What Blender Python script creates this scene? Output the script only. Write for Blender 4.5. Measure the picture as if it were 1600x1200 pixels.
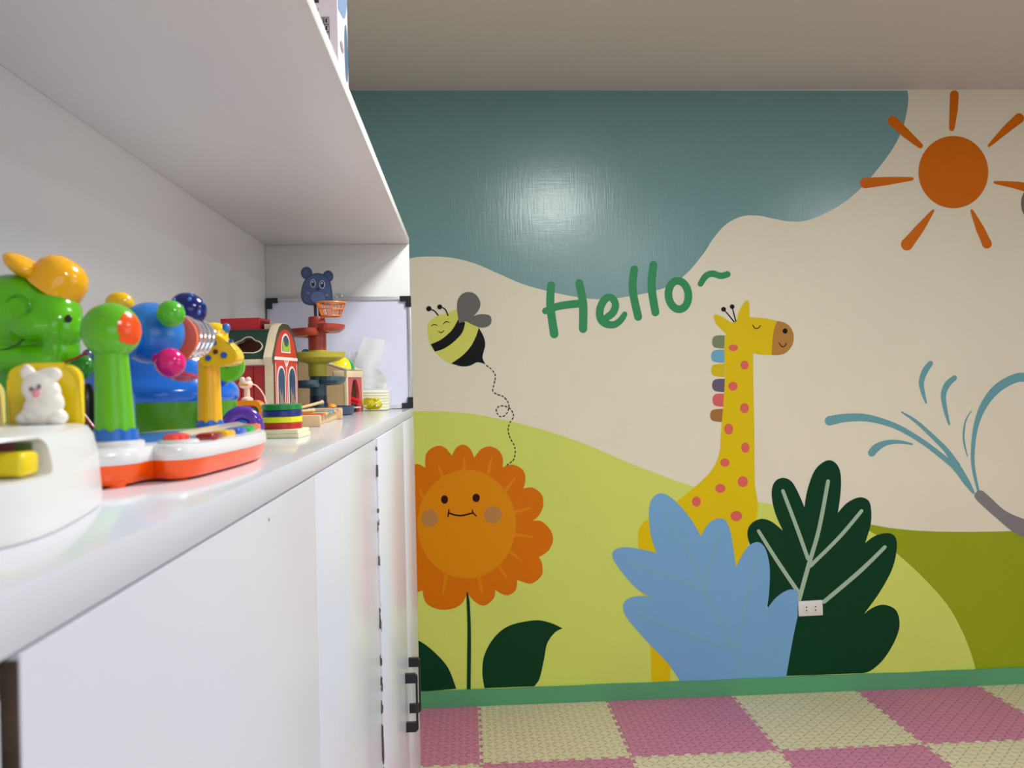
import bpy, bmesh, math, random
from mathutils import Vector, Matrix, Euler
from mathutils.geometry import tessellate_polygon
random.seed(7)
PI = math.pi
for o in list(bpy.data.objects): bpy.data.objects.remove(o)
scene = bpy.context.scene
COL = scene.collection

# ------------------------------------------------------------------ camera
CAM = Vector((0.0, 0.0, 1.505)); FPX = 1316.0
yaw, pitch, roll = .0533, -.002, .0206
fw = Vector((math.sin(yaw)*math.cos(pitch), math.cos(yaw)*math.cos(pitch), math.sin(pitch)))
r0 = Vector((math.cos(yaw), -math.sin(yaw), 0)); u0 = r0.cross(fw)
rt = r0*math.cos(roll) - u0*math.sin(roll); up = u0*math.cos(roll) + r0*math.sin(roll)
cd = bpy.data.cameras.new('camera'); cam = bpy.data.objects.new('camera', cd); COL.objects.link(cam)
M4 = Matrix((rt, up, -fw)).transposed().to_4x4(); M4.translation = CAM
cam.matrix_world = M4
cd.sensor_width = 36; cd.lens = FPX/1600*36; cd.clip_start = .02
cd.dof.use_dof = True; cd.dof.focus_distance = 3.2; cd.dof.aperture_fstop = 12.0
scene.camera = cam

# ------------------------------------------------------------------ light
scene.view_settings.view_transform = 'Standard'; scene.view_settings.look = 'None'
scene.view_settings.gamma = 1; scene.view_settings.use_curve_mapping = False
scene.view_settings.exposure = 0.10
w = bpy.data.worlds.new('world'); scene.world = w; w.use_nodes = True
w.node_tree.nodes['Background'].inputs[0].default_value = (.8, .88, 1, 1)
w.node_tree.nodes['Background'].inputs[1].default_value = .6
D = 3.9376; ZCEIL = 1.505+1.3656; ZB = 1.505-1.4289
XR = 4.6; XL = -.66; YB = -2.6
LAMPS = [(.66, 1.62, 40), (1.62, -.55, 26), (3.1, .9, 22)]
def area(name, loc, rot, sx, sy, power, col, spread=PI):
    l = bpy.data.lights.new(name, 'AREA'); l.shape = 'RECTANGLE'; l.size = sx; l.size_y = sy
    l.energy = power; l.color = col; l.spread = spread
    o = bpy.data.objects.new(name, l); COL.objects.link(o); o.location = loc; o.rotation_euler = rot
    return o
for (x, y, p) in LAMPS:
    area('lamp_light', (x, y, ZCEIL-.035), (0, 0, 0), .42, .42, p, (.965, 1.0, .98))
# daylight entering by the window in the right wall and by the one behind the camera
area('window_light', (XR-.03, .2, 1.55), (0, PI/2, 0), 1.5, 2.2, 14, (.76, .86, 1.0))
area('window_light', (1.6, YB+.03, 1.6), (PI/2, 0, 0), 2.4, 1.4, 13, (.78, .88, 1.0))

# ------------------------------------------------------------------ pixel helpers (real depth is always given)
def ray(x, y): return fw + rt*((x-800)/FPX) - up*((y-600)/FPX)
def atY(x, y, Y): d = ray(x, y); return CAM + d*(Y/d.y)
# ------------------------------------------------------------------ materials
def lin(c):
    return tuple(((v/255)/12.92 if v/255 <= .04045 else ((v/255+.055)/1.055)**2.4) for v in c)
def mat(name, c, rough=.5, bump=0, bscale=(200, 200, 200), var=.0, vscale=8, metal=0, trans=0, alpha=1, coat=0, sss=0, emit=0, spec=.5, detail=3):
    m = bpy.data.materials.new(name); m.use_nodes = True; n = m.node_tree.nodes; l = m.node_tree.links
    b = n['Principled BSDF']; col = (*c, 1)
    b.inputs['Base Color'].default_value = col; b.inputs['Roughness'].default_value = rough
    b.inputs['Metallic'].default_value = metal; b.inputs['Transmission Weight'].default_value = trans
    b.inputs['Coat Weight'].default_value = coat; b.inputs['Alpha'].default_value = alpha
    b.inputs['Specular IOR Level'].default_value = spec
    b.inputs['Subsurface Weight'].default_value = sss; b.inputs['Subsurface Scale'].default_value = .004
    if emit:
        b.inputs['Emission Color'].default_value = col; b.inputs['Emission Strength'].default_value = emit
    tc = n.new('ShaderNodeTexCoord')
    if var:
        nz = n.new('ShaderNodeTexNoise'); nz.inputs['Scale'].default_value = vscale; nz.inputs['Detail'].default_value = 4
        l.new(tc.outputs['Object'], nz.inputs['Vector'])
        mx = n.new('ShaderNodeMix'); mx.data_type = 'RGBA'
        mx.inputs[6].default_value = (*[max(0, v*(1-var)) for v in c], 1); mx.inputs[7].default_value = (*[min(1, v*(1+var)) for v in c], 1)
        l.new(nz.outputs['Fac'], mx.inputs[0]); l.new(mx.outputs[2], b.inputs['Base Color'])
    if bump:
        mp = n.new('ShaderNodeMapping'); mp.inputs['Scale'].default_value = bscale
        l.new(tc.outputs['Object'], mp.inputs['Vector'])
        nb = n.new('ShaderNodeTexNoise'); nb.inputs['Scale'].default_value = 1; nb.inputs['Detail'].default_value = detail
        l.new(mp.outputs[0], nb.inputs['Vector'])
        bp = n.new('ShaderNodeBump'); bp.inputs['Strength'].default_value = bump; bp.inputs['Distance'].default_value = .002
        l.new(nb.outputs['Fac'], bp.inputs['Height']); l.new(bp.outputs[0], b.inputs['Normal'])
    return m
_pc = {}
def paint(rgb, k=1.0, gloss=False):
    """wall paint: brushed, satin; rgb is the colour of the paint itself"""
    key = (rgb, k, gloss)
    if key not in _pc:
        c = tuple(min(.92, v*k) for v in lin(rgb))
        m = mat('wall_paint', c, .24 if gloss else .38, 0, var=.05, vscale=2.5, spec=.6 if gloss else .16); n = m.node_tree.nodes; l = m.node_tree.links
        b = n['Principled BSDF']; tc = n.new('ShaderNodeTexCoord')
        hs = []
        for sc, wt in (((130, 130, 9), .55), ((10, 10, 150), .25), ((9, 9, 9), .9)):
            mp = n.new('ShaderNodeMapping'); mp.inputs['Scale'].default_value = sc; l.new(tc.outputs['Object'], mp.inputs['Vector'])
            nz = n.new('ShaderNodeTexNoise'); nz.inputs['Scale'].default_value = 1; nz.inputs['Detail'].default_value = 2
            l.new(mp.outputs[0], nz.inputs['Vector'])
            ml = n.new('ShaderNodeMath'); ml.operation = 'MULTIPLY'; ml.inputs[1].default_value = wt
            l.new(nz.outputs['Fac'], ml.inputs[0]); hs.append(ml)
        a1 = n.new('ShaderNodeMath'); l.new(hs[0].outputs[0], a1.inputs[0]); l.new(hs[1].outputs[0], a1.inputs[1])
        a2 = n.new('ShaderNodeMath'); l.new(a1.outputs[0], a2.inputs[0]); l.new(hs[2].outputs[0], a2.inputs[1])
        bp = n.new('ShaderNodeBump'); bp.inputs['Strength'].default_value = .35; bp.inputs['Distance'].default_value = .0022
        l.new(a2.outputs[0], bp.inputs['Height']); l.new(bp.outputs[0], b.inputs['Normal'])
        _pc[key] = m
    return _pc[key]
_pl = {}
def plastic(rgb, rough=.16, coat=.3, name='glossy_plastic', sss=0):
    key = (rgb, rough, coat, sss)
    if key not in _pl: _pl[key] = mat(name, lin(rgb), rough, bump=.0, coat=coat*.35, sss=sss, var=.015, vscale=30)
    return _pl[key]
def woodmat(rgb, rough=.55):
    key = ('w', rgb)
    if key not in _pl: _pl[key] = mat('wood', lin(rgb), rough, bump=.15, bscale=(40, 40, 700), var=.10, vscale=40)
    return _pl[key]

# ------------------------------------------------------------------ mesh helpers
class MB:
    def __init__(s): s.bm = bmesh.new()
    def _xf(s, vs, m):
        if m is not None: bmesh.ops.transform(s.bm, matrix=m, verts=vs)
    def box(s, c, size, bev=0, rot=None, seg=2):
        r = bmesh.ops.create_cube(s.bm, size=1)['verts']
        bmesh.ops.scale(s.bm, vec=Vector(size), verts=r)
        if bev > 0:
            es = list({e for v in r for e in v.link_edges})
            g = bmesh.ops.bevel(s.bm, geom=r+es, offset=bev, segments=seg, affect='EDGES', profile=.5)
            r = list({v for f in g['faces'] for v in f.verts} | {v for v in g['verts'] if v.is_valid})
            # collect whole island
            r = s._island(r)
        m = Matrix.Translation(c)
        if rot is not None: m = m @ Euler(rot).to_matrix().to_4x4()
        s._xf(r, m); return s
    def _island(s, vs):
        seen = set(vs); st = list(vs)
        while st:
            v = st.pop()
            for e in v.link_edges:
                o = e.other_vert(v)
                if o not in seen: seen.add(o); st.append(o)
        return list(seen)
    def sph(s, c, r, seg=24, rot=None):
        if not hasattr(r, '__len__'): r = (r, r, r)
        v = bmesh.ops.create_uvsphere(s.bm, u_segments=seg, v_segments=seg//2, radius=1)['verts']
        m = Matrix.Translation(c)
        if rot is not None: m = m @ Euler(rot).to_matrix().to_4x4()
        s._xf(v, m @ Matrix.Diagonal((*r, 1))); return s
    def cyl(s, p0, p1, ra, rb=None, seg=20):
        p0, p1 = Vector(p0), Vector(p1); rb = ra if rb is None else rb; d = p1-p0
        v = bmesh.ops.create_cone(s.bm, cap_ends=True, segments=seg, radius1=ra, radius2=rb, depth=d.length)['verts']
        s._xf(v, Matrix.Translation((p0+p1)/2) @ d.to_track_quat('Z', 'Y').to_matrix().to_4x4()); return s
    def lathe(s, prof, c=(0, 0, 0), seg=32, m=None, a0=0, a1=2*PI):
        full = abs(a1-a0-2*PI) < 1e-6; n = seg if full else seg+1; rings = []
        for (r, z) in prof:
            if r < 1e-6 and full: rings.append([s.bm.verts.new((0, 0, z))]); continue
            rings.append([s.bm.verts.new((r*math.cos(a0+(a1-a0)*i/seg), r*math.sin(a0+(a1-a0)*i/seg), z)) for i in range(n)])
        for a, b in zip(rings, rings[1:]):
            for i in range(seg):
                j = (i+1) % n
                q = [a[i % len(a)], a[j % len(a)], b[j % len(b)], b[i % len(b)]]; q2 = []
                for v in q:
                    if v not in q2: q2.append(v)
                if len(q2) > 2:
                    try: s.bm.faces.new(q2)
                    except ValueError: pass
        vs = [v for r in rings for v in r]
        s._xf(vs, Matrix.Translation(c) @ (m if m is not None else Matrix())); return s
    def tube(s, pts, r, seg=10, closed=False):
        pts = [Vector(p) for p in pts]; n = len(pts); rr = r if hasattr(r, '__len__') else [r]*n; rings = []
        ref = Vector((0, 0, 1))
        for i, p in enumerate(pts):
            a = pts[(i-1) % n] if (closed or i > 0) else p; b = pts[(i+1) % n] if (closed or i < n-1) else p
            t = (b-a).normalized(); x = t.cross(ref)
            if x.length < .05: x = t.cross(Vector((1, 0, 0)))
            x.normalize(); y = t.cross(x)
            rings.append([s.bm.verts.new(p + (x*math.cos(2*PI*k/seg)+y*math.sin(2*PI*k/seg))*rr[i]) for k in range(seg)])
        for i in range(n if closed else n-1):
            a, b = rings[i], rings[(i+1) % n]
            for k in range(seg): s.bm.faces.new((a[k], a[(k+1) % seg], b[(k+1) % seg], b[k]))
        if not closed: s.bm.faces.new(rings[0]); s.bm.faces.new(rings[-1])
        return s
    def torus(s, c, R, r, m=None, seg=28, rs=10):
        pts = [(R*math.cos(2*PI*i/seg), R*math.sin(2*PI*i/seg), 0) for i in range(seg)]
        n0 = set(s.bm.verts); s.tube(pts, r, rs, True); vs = [v for v in s.bm.verts if v not in n0]
        s._xf(vs, Matrix.Translation(c) @ (m if m is not None else Matrix())); return s
    def prism(s, outer, t, m=None, holes=(), bev=0):
        """outline in local xy, from z=0 to z=t"""
        loops = [list(outer)] + [list(h) for h in holes]
        tri = tessellate_polygon([[Vector((a, b, 0)) for a, b in lp] for lp in loops])
        flat = [p for lp in loops for p in lp]
        A = [s.bm.verts.new((a, b, 0)) for a, b in flat]; B = [s.bm.verts.new((a, b, t)) for a, b in flat]
        for q in tri:
            try: s.bm.faces.new([A[i] for i in q]); s.bm.faces.new([B[i] for i in q])
            except ValueError: pass
        k = 0
        for lp in loops:
            n = len(lp)
            for i in range(n):
                a, b = k+i, k+(i+1) % n
                s.bm.faces.new((A[a], A[b], B[b], B[a]))
            k += n
        s._xf(A+B, m); return s
    def flat(s, pts3):
        """planar polygon in world coordinates lying on the wall plane (x, z)"""
        tri = tessellate_polygon([[Vector((p.x, p.z, 0)) for p in pts3]])
        V = [s.bm.verts.new(p) for p in pts3]
        for q in tri:
            try: s.bm.faces.new([V[i] for i in q])
            except ValueError: pass
        return s
XZ = Matrix(((1, 0, 0, 0), (0, 0, 1, 0), (0, 1, 0, 0), (0, 0, 0, 1)))     # outline (x,y)->(x,z), thickness to +y
YZ = Matrix(((0, 0, 1, 0), (1, 0, 0, 0), (0, 1, 0, 0), (0, 0, 0, 1)))     # outline (x,y)->(y,z), thickness to +x
def T(*v): return Matrix.Translation(v)

def obj(name, mb, m, parent=None, label=None, smooth=True, ang=35, kind=None, norm=True):
    bm = mb.bm if isinstance(mb, MB) else mb
    if norm: bmesh.ops.recalc_face_normals(bm, faces=bm.faces)
    me = bpy.data.meshes.new(name); bm.to_mesh(me); bm.free()
    if smooth:
        me.shade_smooth(); me.set_sharp_from_angle(angle=math.radians(ang))
    me.materials.append(m); o = bpy.data.objects.new(name, me); COL.objects.link(o)
    if parent: o.parent = parent
    if label: o['label'] = label
    if kind: o['kind'] = kind
    return o
def thing(name, label, cat, loc=(0, 0, 0), rz=0, group=None):
    o = bpy.data.objects.new(name, None); COL.objects.link(o); o.empty_display_size = .03
    o.location = loc; o.rotation_euler = (0, 0, rz); o['label'] = label; o['category'] = cat
    if group: o['group'] = group
    return o
def evaluated(o):
    dg = bpy.context.evaluated_depsgraph_get(); me = bpy.data.meshes.new_from_object(o.evaluated_get(dg))
    o.modifiers.clear(); o.data = me; return o
def blob(name, mb, m, parent, voxel=.0012, smooth=6, label=None):
    o = obj(name, mb, m, None, label); md = o.modifiers.new('r', 'REMESH'); md.mode = 'VOXEL'; md.voxel_size = voxel
    sm = o.modifiers.new('s', 'SMOOTH'); sm.iterations = smooth; sm.factor = .5
    bpy.context.view_layer.update(); evaluated(o); o.data.shade_smooth()
    if not o.data.materials: o.data.materials.append(m)
    o.parent = parent; return o

# ------------------------------------------------------------------ materials used a lot
M_cab = mat('white_cabinet_lacquer', (.61, .63, .715), .34, bump=.12, bscale=(14, 14, 3), var=.02, vscale=3)
M_top = mat('white_countertop', (.69, .70, .76), .13, bump=.05, bscale=(9, 9, 9), var=.02, vscale=5)
M_niche = mat('white_niche_panel', (.75, .74, .73), .38, bump=.08, bscale=(8, 8, 8), var=.02, vscale=3)
M_ceil = mat('ceiling_paint', (.62, .60, .55), .75, bump=.06, bscale=(30, 30, 30), var=.02, vscale=1.5)
M_black = mat('black_plastic', (.008, .008, .01), .35, bump=.05)
M_gap = mat('raw_wood_core', (.10, .065, .045), .85, bump=.4, bscale=(90, 90, 300), var=.5, vscale=60)

# ------------------------------------------------------------------ room
def slab(name, lo, hi, m, kind='structure'):
    c = [(a+b)/2 for a, b in zip(lo, hi)]; s = [b-a for a, b in zip(lo, hi)]
    mb = MB(); mb.box(c, s); o = obj(name, mb, m, smooth=False); o['kind'] = kind; return o
cream = (223, 217, 196)
K = 1.06
floor = slab('floor', (XL, YB, -.1), (XR, D, -.012), mat('concrete_floor', (.45, .42, .38), .7, bump=.2, var=.1))
wall = slab('wall_back', (XL-.1, D, -.1), (XR, D+.1, ZCEIL), paint(cream, K))
slab('ceiling', (XL-.1, YB-.1, ZCEIL), (XR+.1, D+.1, ZCEIL+.1), M_ceil)
slab('wall_left', (XL-.1, YB, -.1), (XL, D, ZCEIL), M_niche)
M_wall = mat('plain_wall_paint', (.70, .66, .60), .6, bump=.1, bscale=(20, 20, 20), var=.03)
def holed_wall(name, u0, u1, hu0, hu1, hz0, hz1, place):
    mb = MB(); mb.prism([(u0, -.1), (u1, -.1), (u1, ZCEIL), (u0, ZCEIL)], .1, place, holes=[[(hu0, hz0), (hu1, hz0), (hu1, hz1), (hu0, hz1)]])
    o = obj(name, mb, M_wall, smooth=False); o['kind'] = 'structure'; return o
wr = holed_wall('wall_right', YB, D, -.9, 1.3, .8, 2.3, T(XR, 0, 0) @ YZ)
wb = holed_wall('wall_rear', XL, XR, .4, 2.8, .9, 2.3, T(0, YB-.1, 0) @ XZ)
M_frame = mat('white_window_frame', (.75, .75, .76), .4, bump=.05); M_glass = mat('window_glass', (.9, .95, 1), .02, trans=1, bump=.02)
def window(n, place, a0, a1, z0, z1):
    t = .05; mb = MB()
    mb.prism([(a0, z0), (a1, z0), (a1, z1), (a0, z1)], .06, place, holes=[[(a0+t, z0+t), ((a0+a1)/2-t/2, z0+t), ((a0+a1)/2-t/2, z1-t), (a0+t, z1-t)],
             [((a0+a1)/2+t/2, z0+t), (a1-t, z0+t), (a1-t, z1-t), ((a0+a1)/2+t/2, z1-t)]])
    o = obj('window_%d' % n, mb, M_frame, smooth=False); o['kind'] = 'structure'
    for b0, b1 in ((a0+t, (a0+a1)/2-t/2), ((a0+a1)/2+t/2, a1-t)):
        g = MB(); g.prism([(b0, z0+t), (b1, z0+t), (b1, z1-t), (b0, z1-t)], .006, place @ T(0, 0, .027)); obj('pane', g, M_glass, o, smooth=False)
window(1, T(XR+.02, 0, 0) @ YZ, -.9, 1.3, .8, 2.3)
window(2, T(0, YB-.08, 0) @ XZ, .4, 2.8, .9, 2.3)

# skirting board, painted green, slightly wavy paint edge
mb = MB(); pts = [(XL, -.012)] + [(XR, -.012)]
n = 60
pts += [(XR-(XR-XL)*i/n, ZB + .0012*math.sin(i*1.7)+.0008*math.sin(i*.6)) for i in range(n+1)]
mb.prism(pts, .012, T(0, D-.012, 0) @ XZ)
bb = obj('baseboard_back', mb, paint((92, 160, 116), 1.0), smooth=False); bb['kind'] = 'structure'

# ------------------------------------------------------------------ mural (paint lies on the wall, layer upon layer)
LAY = [0]
def onwall(x, y, lay): p = atY(x, y, D); k = (D-.0004*lay)/D; return Vector((p.x, D-.0004*lay, p.z))
def curve(pts, sub=6, closed=True):
    """Catmull-Rom through the points; a third item 'c' makes a corner"""
    n = len(pts); P = [Vector((p[0], p[1])) for p in pts]; C = [len(p) > 2 and p[2] == 'c' for p in pts]; out = []
    for i in range(n if closed else n-1):
        j = (i+1) % n; a, b = P[i], P[j]
        pa = P[(i-1) % n] if (closed or i > 0) else a; pb = P[(j+1) % n] if (closed or j < n-1) else b
        ta = (b-pa)*.5 if not C[i] else (b-a)*.5; tb = (pb-a)*.5 if not C[j] else (b-a)*.5
        L = (b-a).length
        for t in (ta, tb):
            if t.length > L*1.3: t *= L*1.3/t.length
        if C[i] and C[j]: out.append(a.copy()); continue
        for k in range(sub):
            t = k/sub; t2 = t*t; t3 = t2*t
            out.append(a*(2*t3-3*t2+1)+ta*(t3-2*t2+t)+b*(-2*t3+3*t2)+tb*(t3-t2))
    if not closed: out.append(P[-1].copy())
    return out
def patch(name, pts, col, parent, lay, k=K, label=None, raw=False, gloss=False):
    q = pts if raw else curve(pts); mb = MB(); mb.flat([onwall(p[0], p[1], lay) for p in q])
    o = obj(name, mb, paint(col, k, gloss), parent, label, smooth=False, norm=False)
    fix_n(o); return o
def fix_n(o):
    me = o.data
    bm = bmesh.new(); bm.from_mesh(me)
    fl = [f for f in bm.faces if f.normal.y > 0]
    bmesh.ops.reverse_faces(bm, faces=fl); bm.to_mesh(me); bm.free()
def ell(cx, cy, rx, ry, n=40, rot=0):
    return [(cx+rx*math.cos(2*PI*i/n)*math.cos(rot)-ry*math.sin(2*PI*i/n)*math.sin(rot), cy+rx*math.cos(2*PI*i/n)*math.sin(rot)+ry*math.sin(2*PI*i/n)*math.cos(rot)) for i in range(n)]
def strip2(mb, pts, lay, sub=7, closed=False, caps=True):
    """brush stroke: points (x, y, radius)"""
    c = curve([(p[0], p[1]) for p in pts], sub, closed)
    n = len(c); m = len(pts); rr = []
    for i in range(n):
        t = i/sub if not closed else i/sub
        a = int(t) % m; b = (a+1) % m if closed else min(a+1, m-1); f = t-int(t)
        rr.append(pts[a][2]*(1-f)+pts[b][2]*f)
    L, Rr = [], []
    for i in range(n):
        a = c[(i-1) % n] if (closed or i) else c[i]; b = c[(i+1) % n] if (closed or i < n-1) else c[i]
        d = (b-a).normalized(); nn = Vector((-d.y, d.x))
        L.append(c[i]+nn*rr[i]); Rr.append(c[i]-nn*rr[i])
    A = [mb.bm.verts.new(onwall(p.x, p.y, lay+.25*i/n)) for i, p in enumerate(L)]; B = [mb.bm.verts.new(onwall(p.x, p.y, lay+.25*i/n)) for i, p in enumerate(Rr)]
    for i in range(n if closed else n-1):
        j = (i+1) % n; mb.bm.faces.new((A[i], A[j], B[j], B[i]))
    if caps and not closed:
        for idx, nb in ((0, 1), (n-1, n-2)):
            d = (c[idx]-c[nb]).normalized(); nn = Vector((-d.y, d.x)); ring = []
            for k in range(9):
                a = PI*k/8; ring.append(mb.bm.verts.new(onwall(*(c[idx]+nn*rr[idx]*math.cos(a)+d*rr[idx]*math.sin(a)), lay+(.25*idx/n if idx == 0 else .27))))
            mb.bm.faces.new(ring)
def strokes(name, lists, col, parent, lay, k=K, label=None, closed=False, kind=None):
    mb = MB()
    for i, p in enumerate(lists): strip2(mb, p, lay+.3*i/(len(lists)+1)*2, closed=closed)
    o = obj(name, mb, paint(col, k), parent, label, smooth=False, norm=False, kind=kind); fix_n(o); return o

TEAL = (108, 150, 152)
patch('painted_sky', [(330, 141, 'c'), (1418, 141.5, 'c'), (1419, 160), (1412, 195), (1395, 232), (1360, 278), (1332, 306), (1300, 328), (1262, 344), (1235, 346), (1210, 342), (1185, 337), (1160, 338), (1135, 350), (1115, 372), (1100, 395), (1075, 425), (1045, 447), (1000, 460), (950, 467), (915, 466), (870, 458), (820, 445), (780, 428), (740, 411), (700, 402), (660, 401), (640, 404), (600, 415), (330, 500, 'c')], TEAL, wall, 1, label='muted teal painted sky', gloss=True)
patch('painted_far_hill', [(1340, 815, 'c'), (1363, 820), (1400, 826), (1450, 830), (1520, 831), (1600, 829), (1900, 815, 'c'), (1900, 1080, 'c'), (1500, 1080, 'c'), (1350, 870, 'c')], (146, 158, 26), wall, 1, label='olive green painted hill')
patch('painted_near_hill', [(330, 655, 'c'), (640, 643), (690, 643), (740, 647), (800, 659), (860, 675), (920, 696), (980, 722), (1040, 745), (1090, 762), (1150, 777), (1200, 787), (1260, 797), (1330, 813, 'c'), (1372, 838), (1405, 868), (1440, 900), (1480, 945), (1505, 990), (1520, 1030), (1524, 1046, 'c'), (1524, 1080, 'c'), (330, 1110, 'c')], (202, 213, 102), wall, 2, label='pale lime painted hill')
# sun
ORG = (204, 104, 0)
sun = patch('painted_sun', ell(1489.5, 269, 54.5, 56.5, 60), ORG, wall, 3, raw=True, label='flat orange sun disc')
for r in ([(1491, 148, 6.8), (1490, 170, 6.5), (1487, 201, 4)], [(1395, 189, 8), (1415, 208, 7), (1438, 228, 4)], [(1352, 286, 8.5), (1385, 283, 6.5), (1425, 279.5, 2.6)], [(1417, 382, 9.5), (1437, 357, 7), (1458, 329, 1.8)],
          [(1542, 381, 7.5), (1531, 357, 6.5), (1518, 329, 2)], [(1592, 185, 8), (1570, 204, 6), (1545, 228, 2)], [(1622, 298, 9), (1590, 290, 6), (1554, 285, 2)]):
    strokes('sun_ray', [r], ORG, sun, 3)
patch('painted_grey_ear', ell(1632, 318, 37, 36), (112, 112, 92), wall, 3, raw=True)
# greeting
G = (52, 142, 88)
word = bpy.data.objects.new('painted_word', None); COL.objects.link(word); word.parent = wall
strokes('letter', [[(861, 446, 6.2), (860, 478, 6.4), (866, 522, 6.6)], [(905, 442, 6), (911, 475, 6.6), (911, 514, 6.4)], [(852, 486, 5), (875, 478, 6), (908, 474, 6.2)]], G, word, 3, label='hand painted green letter H')
strokes('letter', [[(947, 497, 5.5), (958, 488, 6), (961.5, 475, 5.6), (955, 465, 5.5), (945, 468, 6), (937.5, 483, 6), (938.5, 498, 6), (947, 506, 6), (960, 507, 5.5), (970, 500, 5), (976, 491, 4.2)]], G, word, 3, label='hand painted green letter e')
strokes('letter', [[(991, 421, 6), (988.5, 452, 6.2), (997, 495, 6.2)]], G, word, 3, label='hand painted green letter l')
strokes('letter', [[(1021, 414, 6.2), (1018, 447, 6.4), (1024, 488, 6.2)]], G, word, 3, label='hand painted green letter l')
strokes('letter', [[(p[0], p[1], 6) for p in ell(1060, 461, 15.5, 22.3, 14, -.1)]], G, word, 3, label='hand painted green letter o', closed=True)
strokes('letter', [[(1094.5, 443.5, 4.5), (1102.6, 431.5, 5), (1113, 427.5, 5), (1126, 431, 5), (1136.5, 428.5, 5)]], G, word, 3, label='green tilde mark')
# bee
bee = patch('painted_bee', [(668, 518), (669, 506), (679, 496), (692, 491), (705, 487), (716, 484), (728, 500), (748, 512), (757, 530), (757, 545), (753, 557), (755, 566, 'c'), (746, 566), (735, 571), (722, 572), (705, 568), (690, 560), (680, 550), (672, 539)], (205, 208, 98), wall, 3, label='yellow striped painted bee')
BK = (14, 14, 16)
patch('stripe', [(673, 538, 'c'), (690, 530), (706, 516), (716, 499, 'c'), (727, 504, 'c'), (722, 520), (708, 535), (693, 545), (679.5, 549.5, 'c')], BK, bee, 4, 1)
patch('stripe', [(705, 568, 'c'), (722, 556), (735, 542), (744, 525), (748, 512, 'c'), (756, 527), (758, 540), (754, 558), (758.5, 569, 'c'), (746, 566), (735, 571), (722, 572.5)], BK, bee, 4, 1)
patch('wing', [(717, 505, 'c'), (714, 480), (717, 465), (727, 457), (740, 458), (749, 468), (750, 480), (742, 492), (728, 502, 'c')], (104, 102, 100), bee, 5)
patch('wing', [(728, 502, 'c'), (740, 494), (752, 491), (765, 493), (768, 501), (764, 509), (752, 512), (740, 508)], (104, 102, 100), bee, 5)
strokes('antenna', [[(672, 483, .9), (679, 486, 1), (684.5, 492.5, 1)], [(670, 482.5, 4), (670.2, 482.3, 4)]], BK, bee, 5, 1)
strokes('antenna', [[(690, 480, .9), (696, 484, 1), (700, 493, 1)], [(687, 479.6, 3.8), (687.2, 479.6, 3.8)]], BK, bee, 5, 1)
strokes('face_line', [[(674, 509.5, .5), (678.5, 506.8, .7), (683.5, 508.8, .5)], [(692.5, 506.5, .5), (697, 502.5, .7), (702.5, 504, .5)], [(685, 517.8, .5), (689.5, 519.8, .7), (694, 516.5, .5)]], BK, bee, 5, 1)
tr = curve([(760, 571), (768, 577), (774, 587), (772, 600), (770, 611), (777, 616), (787, 620), (794, 629), (795, 638), (790, 648), (782, 651), (776, 644), (777, 637), (785, 634), (795, 637), (801, 644), (802, 652), (797, 660), (794, 671), (797, 684), (803, 695), (805, 705), (803, 717), (796, 724), (787, 729)], 10, False)
dl = []; acc = 0; cur = []
for a, b in zip(tr, tr[1:]):
    if (acc % 6.2) < 3.7: cur.append((a.x, a.y, .8))
    elif len(cur) > 1: dl.append(cur); cur = []
    else: cur = []
    acc += (b-a).length
strokes('dashed_trail', dl, BK, wall, 6, 1, label='black dashed flight trail', kind='stuff')
# flower
fl = patch('painted_flower', [(650, 725), (664.5, 731, 'c'), (666, 709), (680, 697.5), (694, 698.5), (706, 711.5, 'c'), (713.5, 699), (724, 694.7), (734.5, 701), (741, 715, 'c'), (752, 701.7), (766, 697.5), (780, 704.5), (786, 718.5), (785, 730, 'c'), (801, 726), (816.7, 734), (821, 748), (818, 763, 'c'), (832.4, 762), (846.4, 772.7), (849, 788.5), (843, 804), (833, 813.7, 'c'), (846.4, 814.7), (860.4, 828.7), (864, 844.5), (857, 860), (842, 870.7, 'c'), (847, 881), (846.4, 898.7), (830.7, 911.6), (816.7, 909), (808.3, 905.7, 'c'), (806, 921.4), (794, 930), (781.7, 926.7), (774, 921.4, 'c'), (771, 935.4), (757, 946), (743, 940.7), (730, 926.7, 'c'), (722, 942.4), (706.5, 951), (685.5, 952), (666, 942), (660, 922, 'c'), (650, 925), (620, 915), (600, 890, 'c'), (590, 830), (590, 790), (600, 760), (625, 735)], (208, 110, 0), wall, 4, label='orange sunflower with scalloped petals')
LP = (216, 128, 8)
strokes('petal_line', [[(686, 729, 1.5), (692, 747, 3)], [(726, 715, 1.5), (725, 735, 3)], [(768, 716, 1.5), (763, 738, 3)], [(804, 748, 1.5), (790, 766, 3)], [(829, 794, 1.5), (804, 800, 3)], [(831, 839, 1.5), (804, 835, 3)], [(815, 876, 1.5), (797, 862, 3)], [(792, 903, 1.5), (777, 880, 3)], [(753, 926, 1.5), (748, 900, 3)], [(692, 928, 1.5), (697, 900, 3)], [(656, 765, 2), (660, 775, 3)]], LP, fl, 5)
disc = patch('flower_face', ell(729, 819, 77, 85, 64), (214, 134, 4), fl, 6, raw=True, label='amber round flower face')
patch('eye', ell(694.6, 780.4, 5.5, 6.6, 24), (50, 12, 12), fl, 7, 1, raw=True); patch('eye', ell(744, 777.8, 5.8, 6.6, 24), (50, 12, 12), fl, 7, 1, raw=True)
patch('cheek', ell(671.5, 809.5, 13.3, 13.5, 30), (178, 128, 70), fl, 7, raw=True); patch('cheek', ell(770, 804, 14, 13.5, 30), (178, 128, 70), fl, 7, raw=True)
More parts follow.
